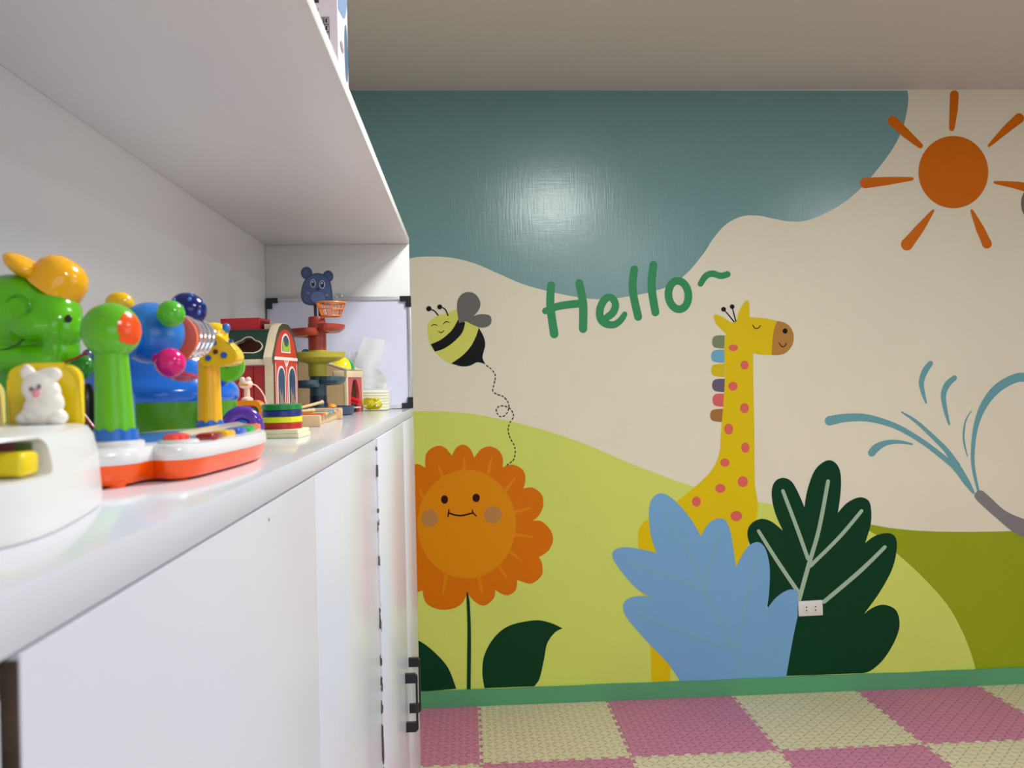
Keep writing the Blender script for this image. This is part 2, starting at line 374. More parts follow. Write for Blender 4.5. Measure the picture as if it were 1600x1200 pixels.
strokes('mouth', [[(701, 801, 1.2), (710, 804.3, 1.3), (722, 805.3, 1.3), (738, 801.5, 1.2)], [(701.6, 796, 1), (701, 801, 1.2), (700, 806.7, 1)], [(738, 797, .9), (739, 801, 1.2), (744, 806, .9)]], (50, 12, 20), fl, 7, 1)
DG = (0, 58, 32)
strokes('stem', [[(730, 926, 1), (731.5, 940, 2.4), (733, 977, 2.7), (733, 1020, 3), (732.4, 1078, 3)]], DG, fl, 7, 1)
patch('leaf', [(600, 990, 'c'), (640, 996), (660, 1004), (680, 1020), (700, 1043), (713, 1076, 'c'), (600, 1085, 'c')], DG, fl, 5, 1)
patch('leaf', [(757, 1075, 'c'), (753.7, 1051), (757, 1023), (773, 995), (797, 977), (836, 969), (860, 973), (879, 981.6, 'c'), (867, 988), (855, 1005), (850, 1030), (843, 1060), (835, 1072, 'c')], DG, fl, 5, 1)
# giraffe
YG = (216, 188, 8)
gi = patch('painted_giraffe', [(1116, 492), (1115.4, 497), (1120.5, 508), (1134, 521.4, 'c'), (1131.5, 542.5), (1132.4, 592), (1129.7, 636), (1126, 680), (1124.6, 704), (1115.6, 729), (1097.7, 750), (1058, 782.6), (1011.7, 811), (999, 825.6), (996.6, 843.5), (999, 870), (1005, 940), (1015, 1005), (1018, 1066, 'c'), (1046, 1066, 'c'), (1060, 1000), (1150, 900, 'c'), (1183, 804), (1179.4, 754), (1178.4, 668), (1177.3, 619.5), (1176.6, 551.7, 'c'), (1188, 554), (1205.7, 554.8, 'c'), (1214, 501.4, 'c'), (1195.7, 497.6), (1171, 495.7, 'c'), (1170.5, 474.7), (1167.5, 469.5), (1161, 474.7), (1154.4, 487.5), (1151.7, 498.5), (1146, 505, 'c'), (1139, 502), (1129.7, 495.7), (1122, 492.3)], YG, wall, 3, label='yellow long necked giraffe')
patch('muzzle', [(1214, 501.4, 'c'), (1225, 504), (1234, 510.4), (1239.6, 522), (1238.7, 537), (1230.5, 549), (1219.5, 554.4), (1205.7, 555, 'c'), (1206.7, 533.3), (1209.4, 515)], (176, 126, 58), gi, 4)
patch('nostril', ell(1226.5, 517.2, 3.9, 4.1, 18), BK, gi, 5, 1, raw=True)
strokes('face_line', [[(1176, 508, .7), (1179.5, 513, .8), (1184, 513, .8), (1188, 509, .7)], [(1217, 536, .7), (1221.3, 541.5, .8), (1225.5, 541, .8), (1228.4, 536.6, .7)]], (60, 15, 20), gi, 5, 1)
strokes('horn', [[(1130.4, 483.3, .8), (1139, 493, .9), (1147, 503, .9)], [(1130.4, 483.3, 3.7), (1130.5, 483.3, 3.7)]], BK, gi, 5, 1)
strokes('horn', [[(1143.8, 479.2, .8), (1146.5, 490, .9), (1149.6, 502, .9)], [(1143.8, 479.2, 3.6), (1143.9, 479.2, 3.6)]], BK, gi, 5, 1)
for x, y, a, b in ((1145.6, 543.4, 7.2, 5.2), (1163.2, 570.4, 6.4, 7), (1145, 603.5, 7.3, 7), (1163, 637.8, 7, 7.8), (1138.3, 670.4, 7, 8.5), (1164.4, 699.5, 6.5, 8), (1132.5, 722.8, 7.3, 6.5), (1160.4, 752.5, 8, 8.5), (1125.3, 763, 8, 7), (1088, 783.7, 7, 8), (1150.4, 806.3, 9, 8)):
    patch('spot', ell(x, y, a, b, 20), (214, 100, 88), gi, 4, raw=True)
for y, c, x0 in ((534, (120, 134, 100), 1112.5), (556.5, (108, 166, 196), 1111), (578.5, (206, 182, 26), 1111), (602, (102, 88, 112), 1112.5), (625, (212, 98, 96), 1113), (649, (160, 110, 60), 1109.5)):
    patch('mane_tuft', [(1132.5, y-10, 'c'), (1122, y-10), (x0+2.5, y-7.5), (x0, y), (x0+2.5, y+7.5), (1122, y+10), (1131.5, y+10.5, 'c')], c, gi, 2)
# dark leaf, then blue leaf on top
dk = patch('painted_dark_leaf', [(1168, 839), (1171.7, 820.4), (1187.5, 810.9), (1205, 814.7), (1223, 829, 'c'), (1211, 801.4), (1205.6, 772.9), (1209.7, 753.8), (1222.4, 746.6), (1236.6, 752.3), (1247.7, 771.3), (1256.6, 792.5, 'c'), (1262, 763.4), (1273, 734.8), (1288.9, 720.6), (1301.5, 720.6), (1311, 731.7), (1314, 750.7), (1312.6, 776), (1308.8, 801.4, 'c'), (1323.7, 785.5), (1342.7, 777), (1357, 782.4), (1361, 798.2), (1360, 820.4), (1351.6, 848.2, 'c'), (1368, 836.8), (1388.7, 833), (1399.7, 841), (1400.4, 861.5), (1393.4, 890), (1374.4, 925), (1350, 959, 'c'), (1364.9, 948.6), (1382, 944.9), (1399.7, 953.4), (1405.4, 975.6), (1398, 1001), (1380.7, 1029.4), (1361.7, 1046.8), (1349, 1051.6, 'c'), (1228, 1056, 'c'), (1200, 951, 'c'), (1180, 870, 'c')], (0, 58, 32), wall, 4, 1, label='dark green lobed leaf')
strokes('leaf_vein', [[(1248.6, 936, 3.4), (1263.5, 882, 3.4), (1279.4, 826.7, 3.2), (1293.6, 752, 3)], [(1223, 767, 2.8), (1244.5, 823.5, 3), (1262, 872.6, 3)], [(1345.9, 798.2, 2.8), (1311, 839.4, 3), (1266, 884, 3)], [(1185, 829.5, 2.6), (1212.9, 874.2, 3), (1247.7, 926, 3.2)], [(1382.3, 854.6, 2.8), (1342.7, 893, 3.4), (1287.3, 940, 3.2)]], (158, 182, 158), dk, 5)
bl = patch('painted_blue_leaf', [(1014, 804), (1017, 782.6), (1029.6, 771), (1045.7, 775.4), (1065.4, 793.4), (1083.4, 816.7), (1094.8, 837.8, 'c'), (1106.7, 818.5), (1121, 810), (1133.5, 813), (1140.7, 829), (1146, 858), (1150, 886.5, 'c'), (1158.6, 868.6), (1169.4, 853), (1183.7, 846.8), (1195, 856), (1201.6, 879.4), (1202.7, 901), (1201, 929.6), (1197.8, 951.8, 'c'), (1213, 932.8), (1232, 921.3), (1246, 922, 'c'), (1246, 963, 'c'), (1238, 1001), (1228, 1058, 'c'), (1063.7, 1066, 'c'), (1044, 1037), (1011.7, 1003), (979.4, 965.4), (973.3, 947.5), (979.4, 936.7), (993.8, 931.4), (1014.6, 931.7, 'c'), (993.8, 918.8), (968.7, 890), (957, 870.4), (959.7, 859.7), (975.8, 855), (1001, 857.9), (1026, 864, 'c'), (1017, 836.4)], (116, 164, 206), wall, 6, label='light blue lobed leaf')
strokes('leaf_vein', [[(1160.4, 1058.6, 2.6), (1151.5, 1022.8, 2.8), (1133.5, 990.5, 3), (1112, 947.5, 3), (1099.5, 918.8, 3), (1108.5, 883, 2.6), (1122.8, 825.6, 2)], [(1099.5, 915, 2.6), (1072.6, 861.5, 2.6), (1038.6, 804, 2)], [(1097.7, 918.8, 2.6), (1040.4, 897.3, 2.6), (979.4, 877.6, 2)], [(1151.5, 1008.4, 2.6), (1164, 947.5, 2.6), (1180, 872, 2)], [(1147.9, 1013.8, 2.6), (1076, 990.5, 2.6), (993.8, 958, 2)]], (118, 168, 192), bl, 7)
# water and trunk
WT = (104, 158, 166)
wtr = strokes('painted_water', [[(1296, 657.5, 7.5), (1320, 653, 6.5), (1350, 652.5, 5.8), (1380, 659, 4.7), (1410, 671, 4), (1445, 692.5, 3.8), (1477.5, 717.5, 4), (1495, 731, 6.3), (1510, 753, 5), (1521, 770, 1.8)], [(1408.7, 643.7, 1), (1430, 657.5, 2.5), (1455, 680, 3.3), (1477.5, 702.5, 3.8), (1495, 727.5, 5.5)]], WT, wall, 3, label='teal water jet spraying left')
for s_ in ([(1362, 707.5, 6), (1370, 699, 6), (1385, 691.9, 4), (1405, 690.5, 2.8), (1425, 694, 1.3)], [(1453.7, 567.8, 4), (1445, 580, 4.8), (1439.5, 597.5, 4), (1442.5, 615, 3), (1447, 629.5, 1.3)], [(1491, 590.5, 4), (1480, 601, 4.8), (1474, 617.5, 4), (1477, 640, 3.2), (1483, 663, 1.5)],
           [(1517.5, 642, .6), (1508.7, 657.5, 1.2), (1505.5, 680, 1.5), (1507.5, 697.5, 1.3), (1511.7, 713, .7)], [(1528.7, 768, 1.8), (1521, 732.5, 2.7), (1520, 702.5, 3), (1525, 665, 3.8), (1537.5, 632.5, 5.5), (1557.5, 607.5, 6.8), (1582.5, 592.5, 7), (1602.5, 590, 7), (1640, 602, 6), (1665, 640, 4)]):
    strokes('water_drop', [s_], WT, wtr, 3)
patch('painted_trunk', [(1523, 777), (1525, 769), (1534, 766.5), (1547.5, 777.5), (1570, 797.5), (1600, 811), (1680, 835), (1680, 890), (1600, 840), (1580, 829), (1557.5, 810), (1535, 790)], (128, 124, 126), wall, 4, label='grey elephant trunk')

# socket on the dark leaf
p = atY(1265.5, 950, D); s = D/FPX
so = thing('wall_socket', 'white double power socket on the dark green painted leaf', 'socket', (p.x, D-.002, p.z-.035))
so.rotation_euler = (0, math.radians(-1), 0)
M_sock = mat('socket_plastic', (.74, .72, .68), .3, bump=.02)
MB_ = MB(); MB_.box((0, -.004, .036), (.118, .012, .072), .003); obj('plate', MB_, M_sock, so)
for dx in (-.022, .022):
    q = MB(); q.box((dx, -.0108, .036), (.026, .003, .034), .001); f = obj('outlet', q, M_sock, so)
    q = MB()
    for dz in (-.008, .008): q.cyl((dx, -.0135, .036+dz), (dx, -.0115, .036+dz), .0032, seg=12)
    obj('pin_hole', q, M_black, f)

# ------------------------------------------------------------------ interlocking foam mats
def mat_tex(name, rgb):
    m = mat(name, lin(rgb), .62, var=.05, vscale=6); n = m.node_tree.nodes; l = m.node_tree.links; b = n['Principled BSDF']
    tc = n.new('ShaderNodeTexCoord'); sx = n.new('ShaderNodeSeparateXYZ'); l.new(tc.outputs['Object'], sx.inputs[0])
    def mth(op, a, b_=None):
        q = n.new('ShaderNodeMath'); q.operation = op
        for i, v in enumerate((a, b_)):
            if v is None: continue
            if isinstance(v, (int, float)): q.inputs[i].default_value = v
            else: l.new(v, q.inputs[i])
        return q.outputs[0]
    P = .030; X = mth('DIVIDE', sx.outputs[0], P); Y = mth('DIVIDE', sx.outputs[1], P)
    fx, fy = mth('FLOOR', X), mth('FLOOR', Y); par = mth('MODULO', mth('ABSOLUTE', mth('ADD', fx, fy)), 2)
    u, v = mth('SUBTRACT', mth('SUBTRACT', X, fx), .5), mth('SUBTRACT', mth('SUBTRACT', Y, fy), .5)
    a = mth('ABSOLUTE', mth('ADD', u, v)); c = mth('ABSOLUTE', mth('SUBTRACT', u, v))
    d1 = mth('ADD', mth('MULTIPLY', a, 4.2), mth('MULTIPLY', c, 1.15)); d2 = mth('ADD', mth('MULTIPLY', c, 4.2), mth('MULTIPLY', a, 1.15))
    mx = n.new('ShaderNodeMix'); l.new(par, mx.inputs[0]); l.new(d1, mx.inputs[2]); l.new(d2, mx.inputs[3])
    h = n.new('ShaderNodeMapRange'); l.new(mx.outputs[0], h.inputs[0]); h.inputs[1].default_value = 1; h.inputs[2].default_value = .45
    bp = n.new('ShaderNodeBump'); bp.inputs['Strength'].default_value = 1; bp.inputs['Distance'].default_value = .0045
    l.new(h.outputs[0], bp.inputs['Height']); l.new(bp.outputs[0], b.inputs['Normal']); return m
M_pink = mat_tex('pink_foam', (200, 126, 156)); M_beige = mat_tex('cream_foam', (216, 206, 172))
TS = .6; GX = .0173; NT = 9
def edge(L=TS):
    """(t, offset) along an edge, dovetail teeth alternating about the line"""
    out = [(0, 0)]; p = L/NT; d = .0150
    for i in range(NT):
        a = p*i; sgn = 1
        out += [(a+p*.34, 0), (a+p*.24, d), (a+p*.76, d), (a+p*.66, 0)]
    out.append((L, 0)); return out
EDG = edge()
def mat_outline(flip, straight_top):
    g = .0006; o = []
    # bottom (y=0) , right, top, left; teeth of each shared edge always bulge towards +y / +x, so neighbours fit
    o += [(t, off) for t, off in EDG[:-1]]
    o += [(TS+off, t) for t, off in EDG[:-1]]
    o += [(TS, TS)] if straight_top else [(t, TS+off) for t, off in reversed(EDG[1:])]
    o += [(off, t) for t, off in reversed(EDG[1:])]
    res = []
    for i, q in enumerate(o):
        if not res or (abs(q[0]-res[-1][0])+abs(q[1]-res[-1][1])) > 1e-6: res.append(q)
    c = Vector((TS/2, TS/2)); k = 1-.0022
    return [((x-c.x)*k+c.x, (y-c.y)*k+c.y) for x, y in res]
protos = {}
for k in range(-2, 7):
    for j in range(1, 8):
        x0 = GX+TS*k; y0 = D-.014-TS*j
        if x0+TS > XR or (x0 < -.25 and y0 < 2.6): continue
        if k < -1 and j > 2: continue
        st = j == 1; colr = (k+j) % 2
        key = (st, colr)
        if key not in protos:
            mb = MB(); mb.prism(mat_outline(0, st), .012); o = obj('foam_mat', mb, (M_pink, M_beige)[colr], floor, smooth=False)
            protos[key] = o
        else: o = protos[key].copy(); COL.objects.link(o); o.parent = floor
        o['label'] = ('dusty pink foam mat', 'cream foam mat')[colr]
        o.location = (x0, y0, -.012)

# ------------------------------------------------------------------ cabinet
ZC = 1.505-.0736; XF = -.17; YE = 2.62; Y0 = -.9; XBK = -.605
ZSH = 1.505+.432
cab = thing('storage_cabinet', 'long white lacquered wall cabinet with open toy shelf over doors', 'cabinet', (XBK, 1.0, 0))
ORI = Vector((XBK, 1.0, 0))
def cbox(lo, hi, bev=0):
    q = MB(); c = (Vector(lo)+Vector(hi))/2-ORI; q.box(c, Vector(hi)-Vector(lo), bev); return q
obj('countertop', cbox((XBK, Y0, ZC-.0235), (XF-.0022, YE, ZC), .0004), M_top, cab)
obj('front_edging', cbox((XF-.002, Y0, ZC-.0235), (XF, YE, ZC), .0008), M_cab, cab)
obj('back_panel', cbox((XBK-.015, Y0, .0), (XBK-.0005, YE, ZSH+.02)), M_niche, cab)
obj('side_panel', cbox((XBK, YE-.019, ZC+.0003), (XF, YE, ZSH-.0003), .0008), M_niche, cab)
obj('side_panel', cbox((XBK, YE-.019, .0), (XF-.0015, YE, ZC-.024), .0008), M_cab, cab)
obj('side_panel', cbox((XBK, Y0, ZC+.0003), (XF, Y0+.019, ZSH-.0003), .0008), M_niche, cab)
obj('upper_shelf', cbox((XBK, Y0, ZSH), (XF, YE, ZSH+.021), .0012), M_niche, cab)
obj('plinth', cbox((XBK, Y0, 0), (XF-.02, YE-.02, .075)), M_cab, cab)
for yy in (.316, 1.555): obj('divider_panel', cbox((XBK, yy-.009, .075), (XF-.0195, yy+.009, ZC-.024)), M_gap, cab)
obj('inner_rail', cbox((XF-.06, Y0, ZC-.06), (XF-.0195, YE-.02, ZC-.024)), M_cab, cab)
# doors: lacquer chipped to the raw core along the edges
def door_mat(yedges):
    m = mat('chipped_door_lacquer', (.61, .63, .715), .25, bump=.15, bscale=(14, 40, 2.5), var=.02, vscale=3)
    n = m.node_tree.nodes; l = m.node_tree.links; b = n['Principled BSDF']
    src = b.inputs['Base Color'].links[0].from_socket
    tc = n.new('ShaderNodeTexCoord'); sx = n.new('ShaderNodeSeparateXYZ'); l.new(tc.outputs['Object'], sx.inputs[0])
    dist = None
    for ye in yedges:
        a = n.new('ShaderNodeMath'); a.operation = 'SUBTRACT'; l.new(sx.outputs[1], a.inputs[0]); a.inputs[1].default_value = ye-1.0
        c = n.new('ShaderNodeMath'); c.operation = 'ABSOLUTE'; l.new(a.outputs[0], c.inputs[0])
        if dist is None: dist = c.outputs[0]
        else:
            d = n.new('ShaderNodeMath'); d.operation = 'MINIMUM'; l.new(dist, d.inputs[0]); l.new(c.outputs[0], d.inputs[1]); dist = d.outputs[0]
    nz = n.new('ShaderNodeTexNoise'); nz.inputs['Scale'].default_value = 1; nz.inputs['Detail'].default_value = 5
    mp = n.new('ShaderNodeMapping'); mp.inputs['Scale'].default_value = (60, 60, 38); l.new(tc.outputs['Object'], mp.inputs['Vector']); l.new(mp.outputs[0], nz.inputs['Vector'])
    wd = n.new('ShaderNodeMapRange'); l.new(nz.outputs['Fac'], wd.inputs[0]); wd.inputs[1].default_value = .485; wd.inputs[2].default_value = .58; wd.inputs[3].default_value = 0; wd.inputs[4].default_value = .0075
    lt = n.new('ShaderNodeMath'); lt.operation = 'LESS_THAN'; l.new(dist, lt.inputs[0]); l.new(wd.outputs[0], lt.inputs[1])
    mx = n.new('ShaderNodeMix'); mx.data_type = 'RGBA'; l.new(lt.outputs[0], mx.inputs[0]); l.new(src, mx.inputs[6]); mx.inputs[7].default_value = (.09, .07, .06, 1)
    l.new(mx.outputs[2], b.inputs['Base Color']); return m
ZT = ZC-.0252
doors = []
for y0, y1, chip, px_ in ((-.29, .3195, (.3195,), -.004), (.3265, .9395, (), 0), (.9405, 1.5600, (1.56,), 0), (1.5622, 2.1800, (1.5622,), .003), (2.1812, YE-.001, (YE-.001,), .003)):
    d = obj('door', cbox((XF-.018+px_, y0, .08), (XF+px_, y1, ZT), .0008), door_mat(chip) if chip else M_cab, cab); doors.append(d)
obj('edge_band', cbox((XF-.0175, .3258, .082), (XF-.0009, .32655, ZT-.002)), M_gap, doors[1], label='bare brown door edge')
q = MB(); q.cyl(Vector((XF-.001, 1.0, 0))-ORI+Vector((0, -.2, 0)), Vector((XF+.0004, 1.0, 0))-ORI+Vector((0, -.2, 0)), .0025, seg=12)
# bow handles, black, either side of the pair's meeting line
for dd, hy in ((doors[3], 2.085), (doors[4], 2.205)):
    zt, zb = 1.505-.712, 1.505-.855; q = MB(); ox = .030
    for zz, sg in ((zt-.0115, 1), (zb+.0115, -1)):
        q.prism([(0, -.0115), (ox-.004, -.0115), (ox, -.0115), (ox, .0055), (ox-.006, .0115), (0, .0115)] if sg > 0 else [(0, -.0115), (ox-.006, -.0115), (ox, -.0055), (ox, .0115), (0, .0115)], .011,
                T(XF+.003-ORI.x, hy-ORI.y-.0055, zz) @ XZ)
    q.box((XF+.003-ORI.x+ox-.0025, hy-ORI.y, (zt+zb)/2), (.005, .0105, zt-zb-.012), .0012)
    h = obj('handle', q, M_black, dd, label='black bow handle', ang=30)
# small dark mark (a nail hole) on the large door
q = MB(); dv = ray(420, 812); P_ = CAM+dv*((XF-CAM.x)/dv.x)-ORI; q.cyl(P_+Vector((-.001, 0, 0)), P_+Vector((.0003, 0, 0)), .0016, seg=12)
obj('nail_hole', q, mat('grey_hole', (.12, .12, .13), .8, bump=.1), doors[1])

def loc(px, Y, dz=0):
    d = ray(px, 640); return Vector((CAM.x+d.x*Y/d.y, Y, ZC+dz))
class Fr:
    def __init__(s, o): s.o = Vector(o)
    def __call__(s, px, py, Y): return atY(px, py, Y)-s.o

# ------------------------------------------------------------------ box on top of the upper shelf
bo = thing('cardboard_box', 'tall white printed cardboard box standing on top of the upper shelf', 'box', (-.335, 1.458, ZSH+.021))
q = MB(); q.box((0, 0, .26), (.27, .12, .52), .0012); obj('carton', q, mat('printed_card', lin((225, 212, 222)), .3, bump=.04), bo)
pr = mat('blue_print', lin((120, 150, 185)), .25, bump=.03); pr2 = mat('pale_print', lin((205, 210, 225)), .25, bump=.03); pr3 = mat('teal_print', lin((70, 110, 135)), .25, bump=.03)
def side(pts, m, e=.0003):
    q = MB(); q.prism(pts, .0004, T(.135+e, 0, 0) @ YZ); return obj('printed_picture', q, m, bo, smooth=False)
side(curve([(-.054, .17, 'c'), (.02, .185), (.057, .23, 'c'), (.057, .33, 'c'), (-.054, .33, 'c')]), pr)
side([p for p in ell(.034, .13, .02, .05, 24)], pr3)
side([p for p in ell(-.02, .12, .018, .008, 16)], mat('grey_print', lin((150, 140, 150)), .3, bump=.03), .0006)
q = MB()
def fr_(x, z, w_, h_, t=.0012):
    q.prism([(x, z), (x+w_, z), (x+w_, z+h_), (x, z+h_)], .0004, T(0, -.0607, 0) @ XZ, holes=[[(x+t, z+t), (x+w_-t, z+t), (x+w_-t, z+h_-t), (x+t, z+h_-t)]])
for i in range(2):
    for j in range(3):
        fr_(.103+i*.0095, .116+j*.0125, .0088, .0118, .0009)
        a, b = .1052+i*.0095, .1185+j*.0125; q.prism([(a, b), (a+.0045, b), (a+.003, b+.003), (a+.0045, b+.007), (a, b+.007)], .0004, T(0, -.0607, 0) @ XZ)
for i in range(3):
    for j in range(3):
        a, b = .080+i*.009, .176+j*.014; q.prism([(a, b), (a+.007, b), (a+.007, b+.009), (a+.0035, b+.006), (a, b+.009)], .0004, T(0, -.0607, 0) @ XZ)
fr_(.096, .157, .008, .010, .0007)
obj('printed_symbols', q, mat('black_ink', (.03, .03, .035), .4, bump=.02), bo, smooth=False)

# ------------------------------------------------------------------ whiteboard against the end panel
wx0, wx1, wz = -.600, -.166, .342
wbd = thing('whiteboard', 'aluminium framed whiteboard leaning on the shelf end panel', 'whiteboard', ((wx0+wx1)/2, YE-.031, ZC+.0015))
W = wx1-wx0
q = MB(); q.box((0, 0, wz/2), (W-.008, .006, wz-.008)); obj('board_face', q, mat('whiteboard_face', lin((214, 214, 234)), .12, bump=.02, coat=.3), wbd)
M_al = mat('brushed_aluminium', (.62, .62, .64), .32, metal=.85, bump=.05)
q = MB()
for z in (.006, wz-.006): q.box((0, -.001, z), (W-.03, .012, .012), .0015)
for x in (-W/2+.006, W/2-.006): q.box((x, -.001, wz/2), (.012, .012, wz-.03), .0015)
obj('frame', q, M_al, wbd)
for sx_ in (-1, 1):
    for z0, sz in ((0, 1), (wz, -1)):
        q = MB(); a = .033; b_ = .016; x0 = sx_*W/2
        q.prism([(x0, z0), (x0-sx_*a, z0), (x0-sx_*a, z0+sz*b_), (x0-sx_*b_, z0+sz*b_), (x0-sx_*b_, z0+sz*a), (x0, z0+sz*a)], .017, T(0, -.0095, 0) @ XZ)
        obj('corner_cap', q, M_black, wbd, smooth=False)
q = MB(); q.torus((.0, -.002, wz+.002), .008, .0018, Euler((PI/2, 0, 0)).to_matrix().to_4x4(), 20, 8); obj('hanging_loop', q, M_al, wbd)

# ------------------------------------------------------------------ ball drop tower with the bear face
BY = 2.15; tw = thing('ball_drop_tower', 'stacking ball drop tower topped by a navy bear face and hoop', 'toy tower', loc(498, BY))
F = Fr(tw.location); S = BY/FPX
def Z(py): return F(498, py, BY).z
navy = plastic((34, 52, 88), .35, .1); slate = plastic((60, 86, 98), .38, .1); ylw = plastic((186, 176, 52), .35, .1); rd = plastic((168, 62, 48), .38, .1); bl_k = plastic((22, 26, 42), .35, .1)
q = MB(); q.lathe([(0, .001), (.082, .001), (.087, .004), (.088, .021), (.0865, .0225), (.085, .021), (.084, .006), (.02, .005), (0, .005)], seg=40); obj('base_tray', q, plastic((48, 66, 92), .4, .1), tw)
q = MB(); q.lathe([(0, .005), (.0245, .005), (.0235, .03), (.0215, .034), (.0215, .05), (0, .05)]); obj('base_collar', q, plastic((22, 34, 66), .4, .1), tw)
q = MB(); q.lathe([(.021, .034), (.0212, .07), (.0212, Z(586)), (0, Z(586))]); obj('column', q, slate, tw)
def trough(name, m, zc, a0, a1, drop, ro=.069, ri=.021, dep=.012):
    q = MB(); n = 22; sec = [(ri, .002), (ri+.004, -dep*.5), (ri+.014, -dep), (ro-.014, -dep), (ro-.003, -dep*.45), (ro, .004), (ro+.0016, .004), (ro-.0012, -dep*.5), (ro-.012, -dep-.0018), (ri+.012, -dep-.0018), (ri+.001, -dep*.5)]
    rings = []
    for i in range(n+1):
        t = i/n; a = a0+(a1-a0)*t; k = 1-.9*max(0, (t-.93)/.07)**2*0
        e = min(1, .35+t*6, .35+(1-t)*6)
        rings.append([q.bm.verts.new(((ri+(r-ri)*e)*math.cos(a), (ri+(r-ri)*e)*math.sin(a), zc+z-drop*t)) for r, z in sec])
    for a, b in zip(rings, rings[1:]):
        for k in range(len(sec)): q.bm.faces.new((a[k], a[(k+1) % len(sec)], b[(k+1) % len(sec)], b[k]))
    q.bm.faces.new(rings[0]); q.bm.faces.new(rings[-1]); return obj(name, q, m, tw)
trough('slide', slate, Z(590.5), math.radians(-75), math.radians(80), .006)
trough('slide', slate, Z(596), math.radians(285), math.radians(100), .004)
q = MB(); q.lathe([(.0213, Z(588)), (.0238, Z(588)), (.0238, Z(569)), (.030, Z(567)), (.052, Z(564)), (.066, Z(559)), (.0705, Z(551)), (.069, Z(551)), (.064, Z(557.5)), (.05, Z(560)), (.02, Z(561)), (0, Z(561))], seg=40); obj('dish', q, ylw, tw)
q = MB(); q.lathe([(.0, Z(558)), (.0225, Z(558)), (.0225, Z(505.5)), (.0213, Z(505)), (.0213, Z(497)), (.0195, Z(495)), (0, Z(495))]); obj('column', q, rd, tw, label='brick red upper column')
q = MB(); q.lathe([(.0228, Z(551)), (.0236, Z(551)), (.0236, Z(547.5)), (.0228, Z(547.5))]); obj('column_ring', q, ylw, tw)
trough('slide', rd, Z(510), math.radians(-80), math.radians(75), .002)
trough('slide', rd, Z(516.5), math.radians(285), math.radians(105), .003)
q = MB()
for px in (493, 500): q.cyl((F(px, 480, BY).x, 0, Z(497)), (F(px-1, 480, BY).x, 0, Z(466)), .0038, seg=10)
obj('post', q, bl_k, tw)
# bear plate
hp = bpy.data.objects.new('bear_face', None); HR = T(0, 0, 0) @ Matrix.Rotation(math.radians(8), 4, 'Z')
def bo2(pts, dy=0): return [(F(a, b, BY).x, F(a, b, BY).z) for a, b in pts]
head = [(471, 464), (472, 452), (476, 440), (483, 432), (492, 428), (501, 428), (510, 432), (516, 441), (518.5, 453), (519.5, 466), (518.5, 472), (506, 474), (494, 477), (484, 477.5), (475, 474)]
q = MB(); q.prism(bo2([(p.x, p.y) for p in curve(head)]), .010, HR @ T(0, -.012, 0) @ XZ)
for cx, cy, r in ((479.5, 427.5, 8.8), (512.5, 432, 8.2)): q.prism(bo2(ell(cx, cy, r, r*1.1, 24)), .007, HR @ T(0, -.010, 0) @ XZ)
bf = obj('bear_face', q, navy, tw, label='navy blue bear head backboard')
q = MB(); hd = [(495+(a-495)*.9, 453+(b-453)*.9) for a, b in [(p.x, p.y) for p in curve(head)]]
q.prism(bo2(hd), .002, HR @ T(0, -.0135, 0) @ XZ); obj('face_panel', q, plastic((52, 72, 112), .4, .1), bf)
q = MB(); 
for cx, cy, r in ((479.5, 427.5, 5.6), (512.5, 432, 5.2)): q.prism(bo2(ell(cx, cy, r, r*1.1, 20)), .002, HR @ T(0, -.0115, 0) @ XZ)
obj('inner_ear', q, plastic((46, 64, 104), .4, .1), bf)
q = MB(); q.prism(bo2(ell(497, 466, 11, 9.5, 30)), .004, HR @ T(0, -.017, 0) @ XZ); obj('muzzle', q, plastic((70, 92, 138), .4, .1), bf)
for cx, cy in ((489.5, 444), (503.5, 445.5)):
    q = MB(); q.prism(bo2(ell(cx, cy, 4.1, 6.6, 24)), .001, HR @ T(0, -.0148, 0) @ XZ); e = obj('eye', q, plastic((200, 205, 220)), bf, label='white eye outline')
    q = MB(); q.prism(bo2(ell(cx, cy, 3.3, 5.7, 24)), .001, HR @ T(0, -.0152, 0) @ XZ); obj('eye', q, plastic((52, 72, 112), .4, .1), bf)
    q = MB(); q.prism(bo2(ell(cx+.6, cy+.3, 2.2, 4.4, 24)), .001, HR @ T(0, -.0157, 0) @ XZ); obj('pupil', q, plastic((16, 20, 40)), bf)
    q = MB(); q.prism(bo2(ell(cx-.2, cy-2, 1, 1.3, 10)), .001, HR @ T(0, -.0162, 0) @ XZ); obj('eye_glint', q, plastic((225, 225, 235)), bf)
q = MB()
for cx, cy in ((482, 459), (510.5, 462)): q.prism(bo2(ell(cx, cy, 3, 2, 16)), .001, HR @ T(0, -.0150, 0) @ XZ)
obj('blush', q, plastic((120, 90, 130), .5, 0), bf)
q = MB(); q.prism(bo2(ell(497, 452.5, 2.5, 1.8, 12)), .001, HR @ T(0, -.0150, 0) @ XZ); obj('nose', q, plastic((24, 34, 66)), bf)
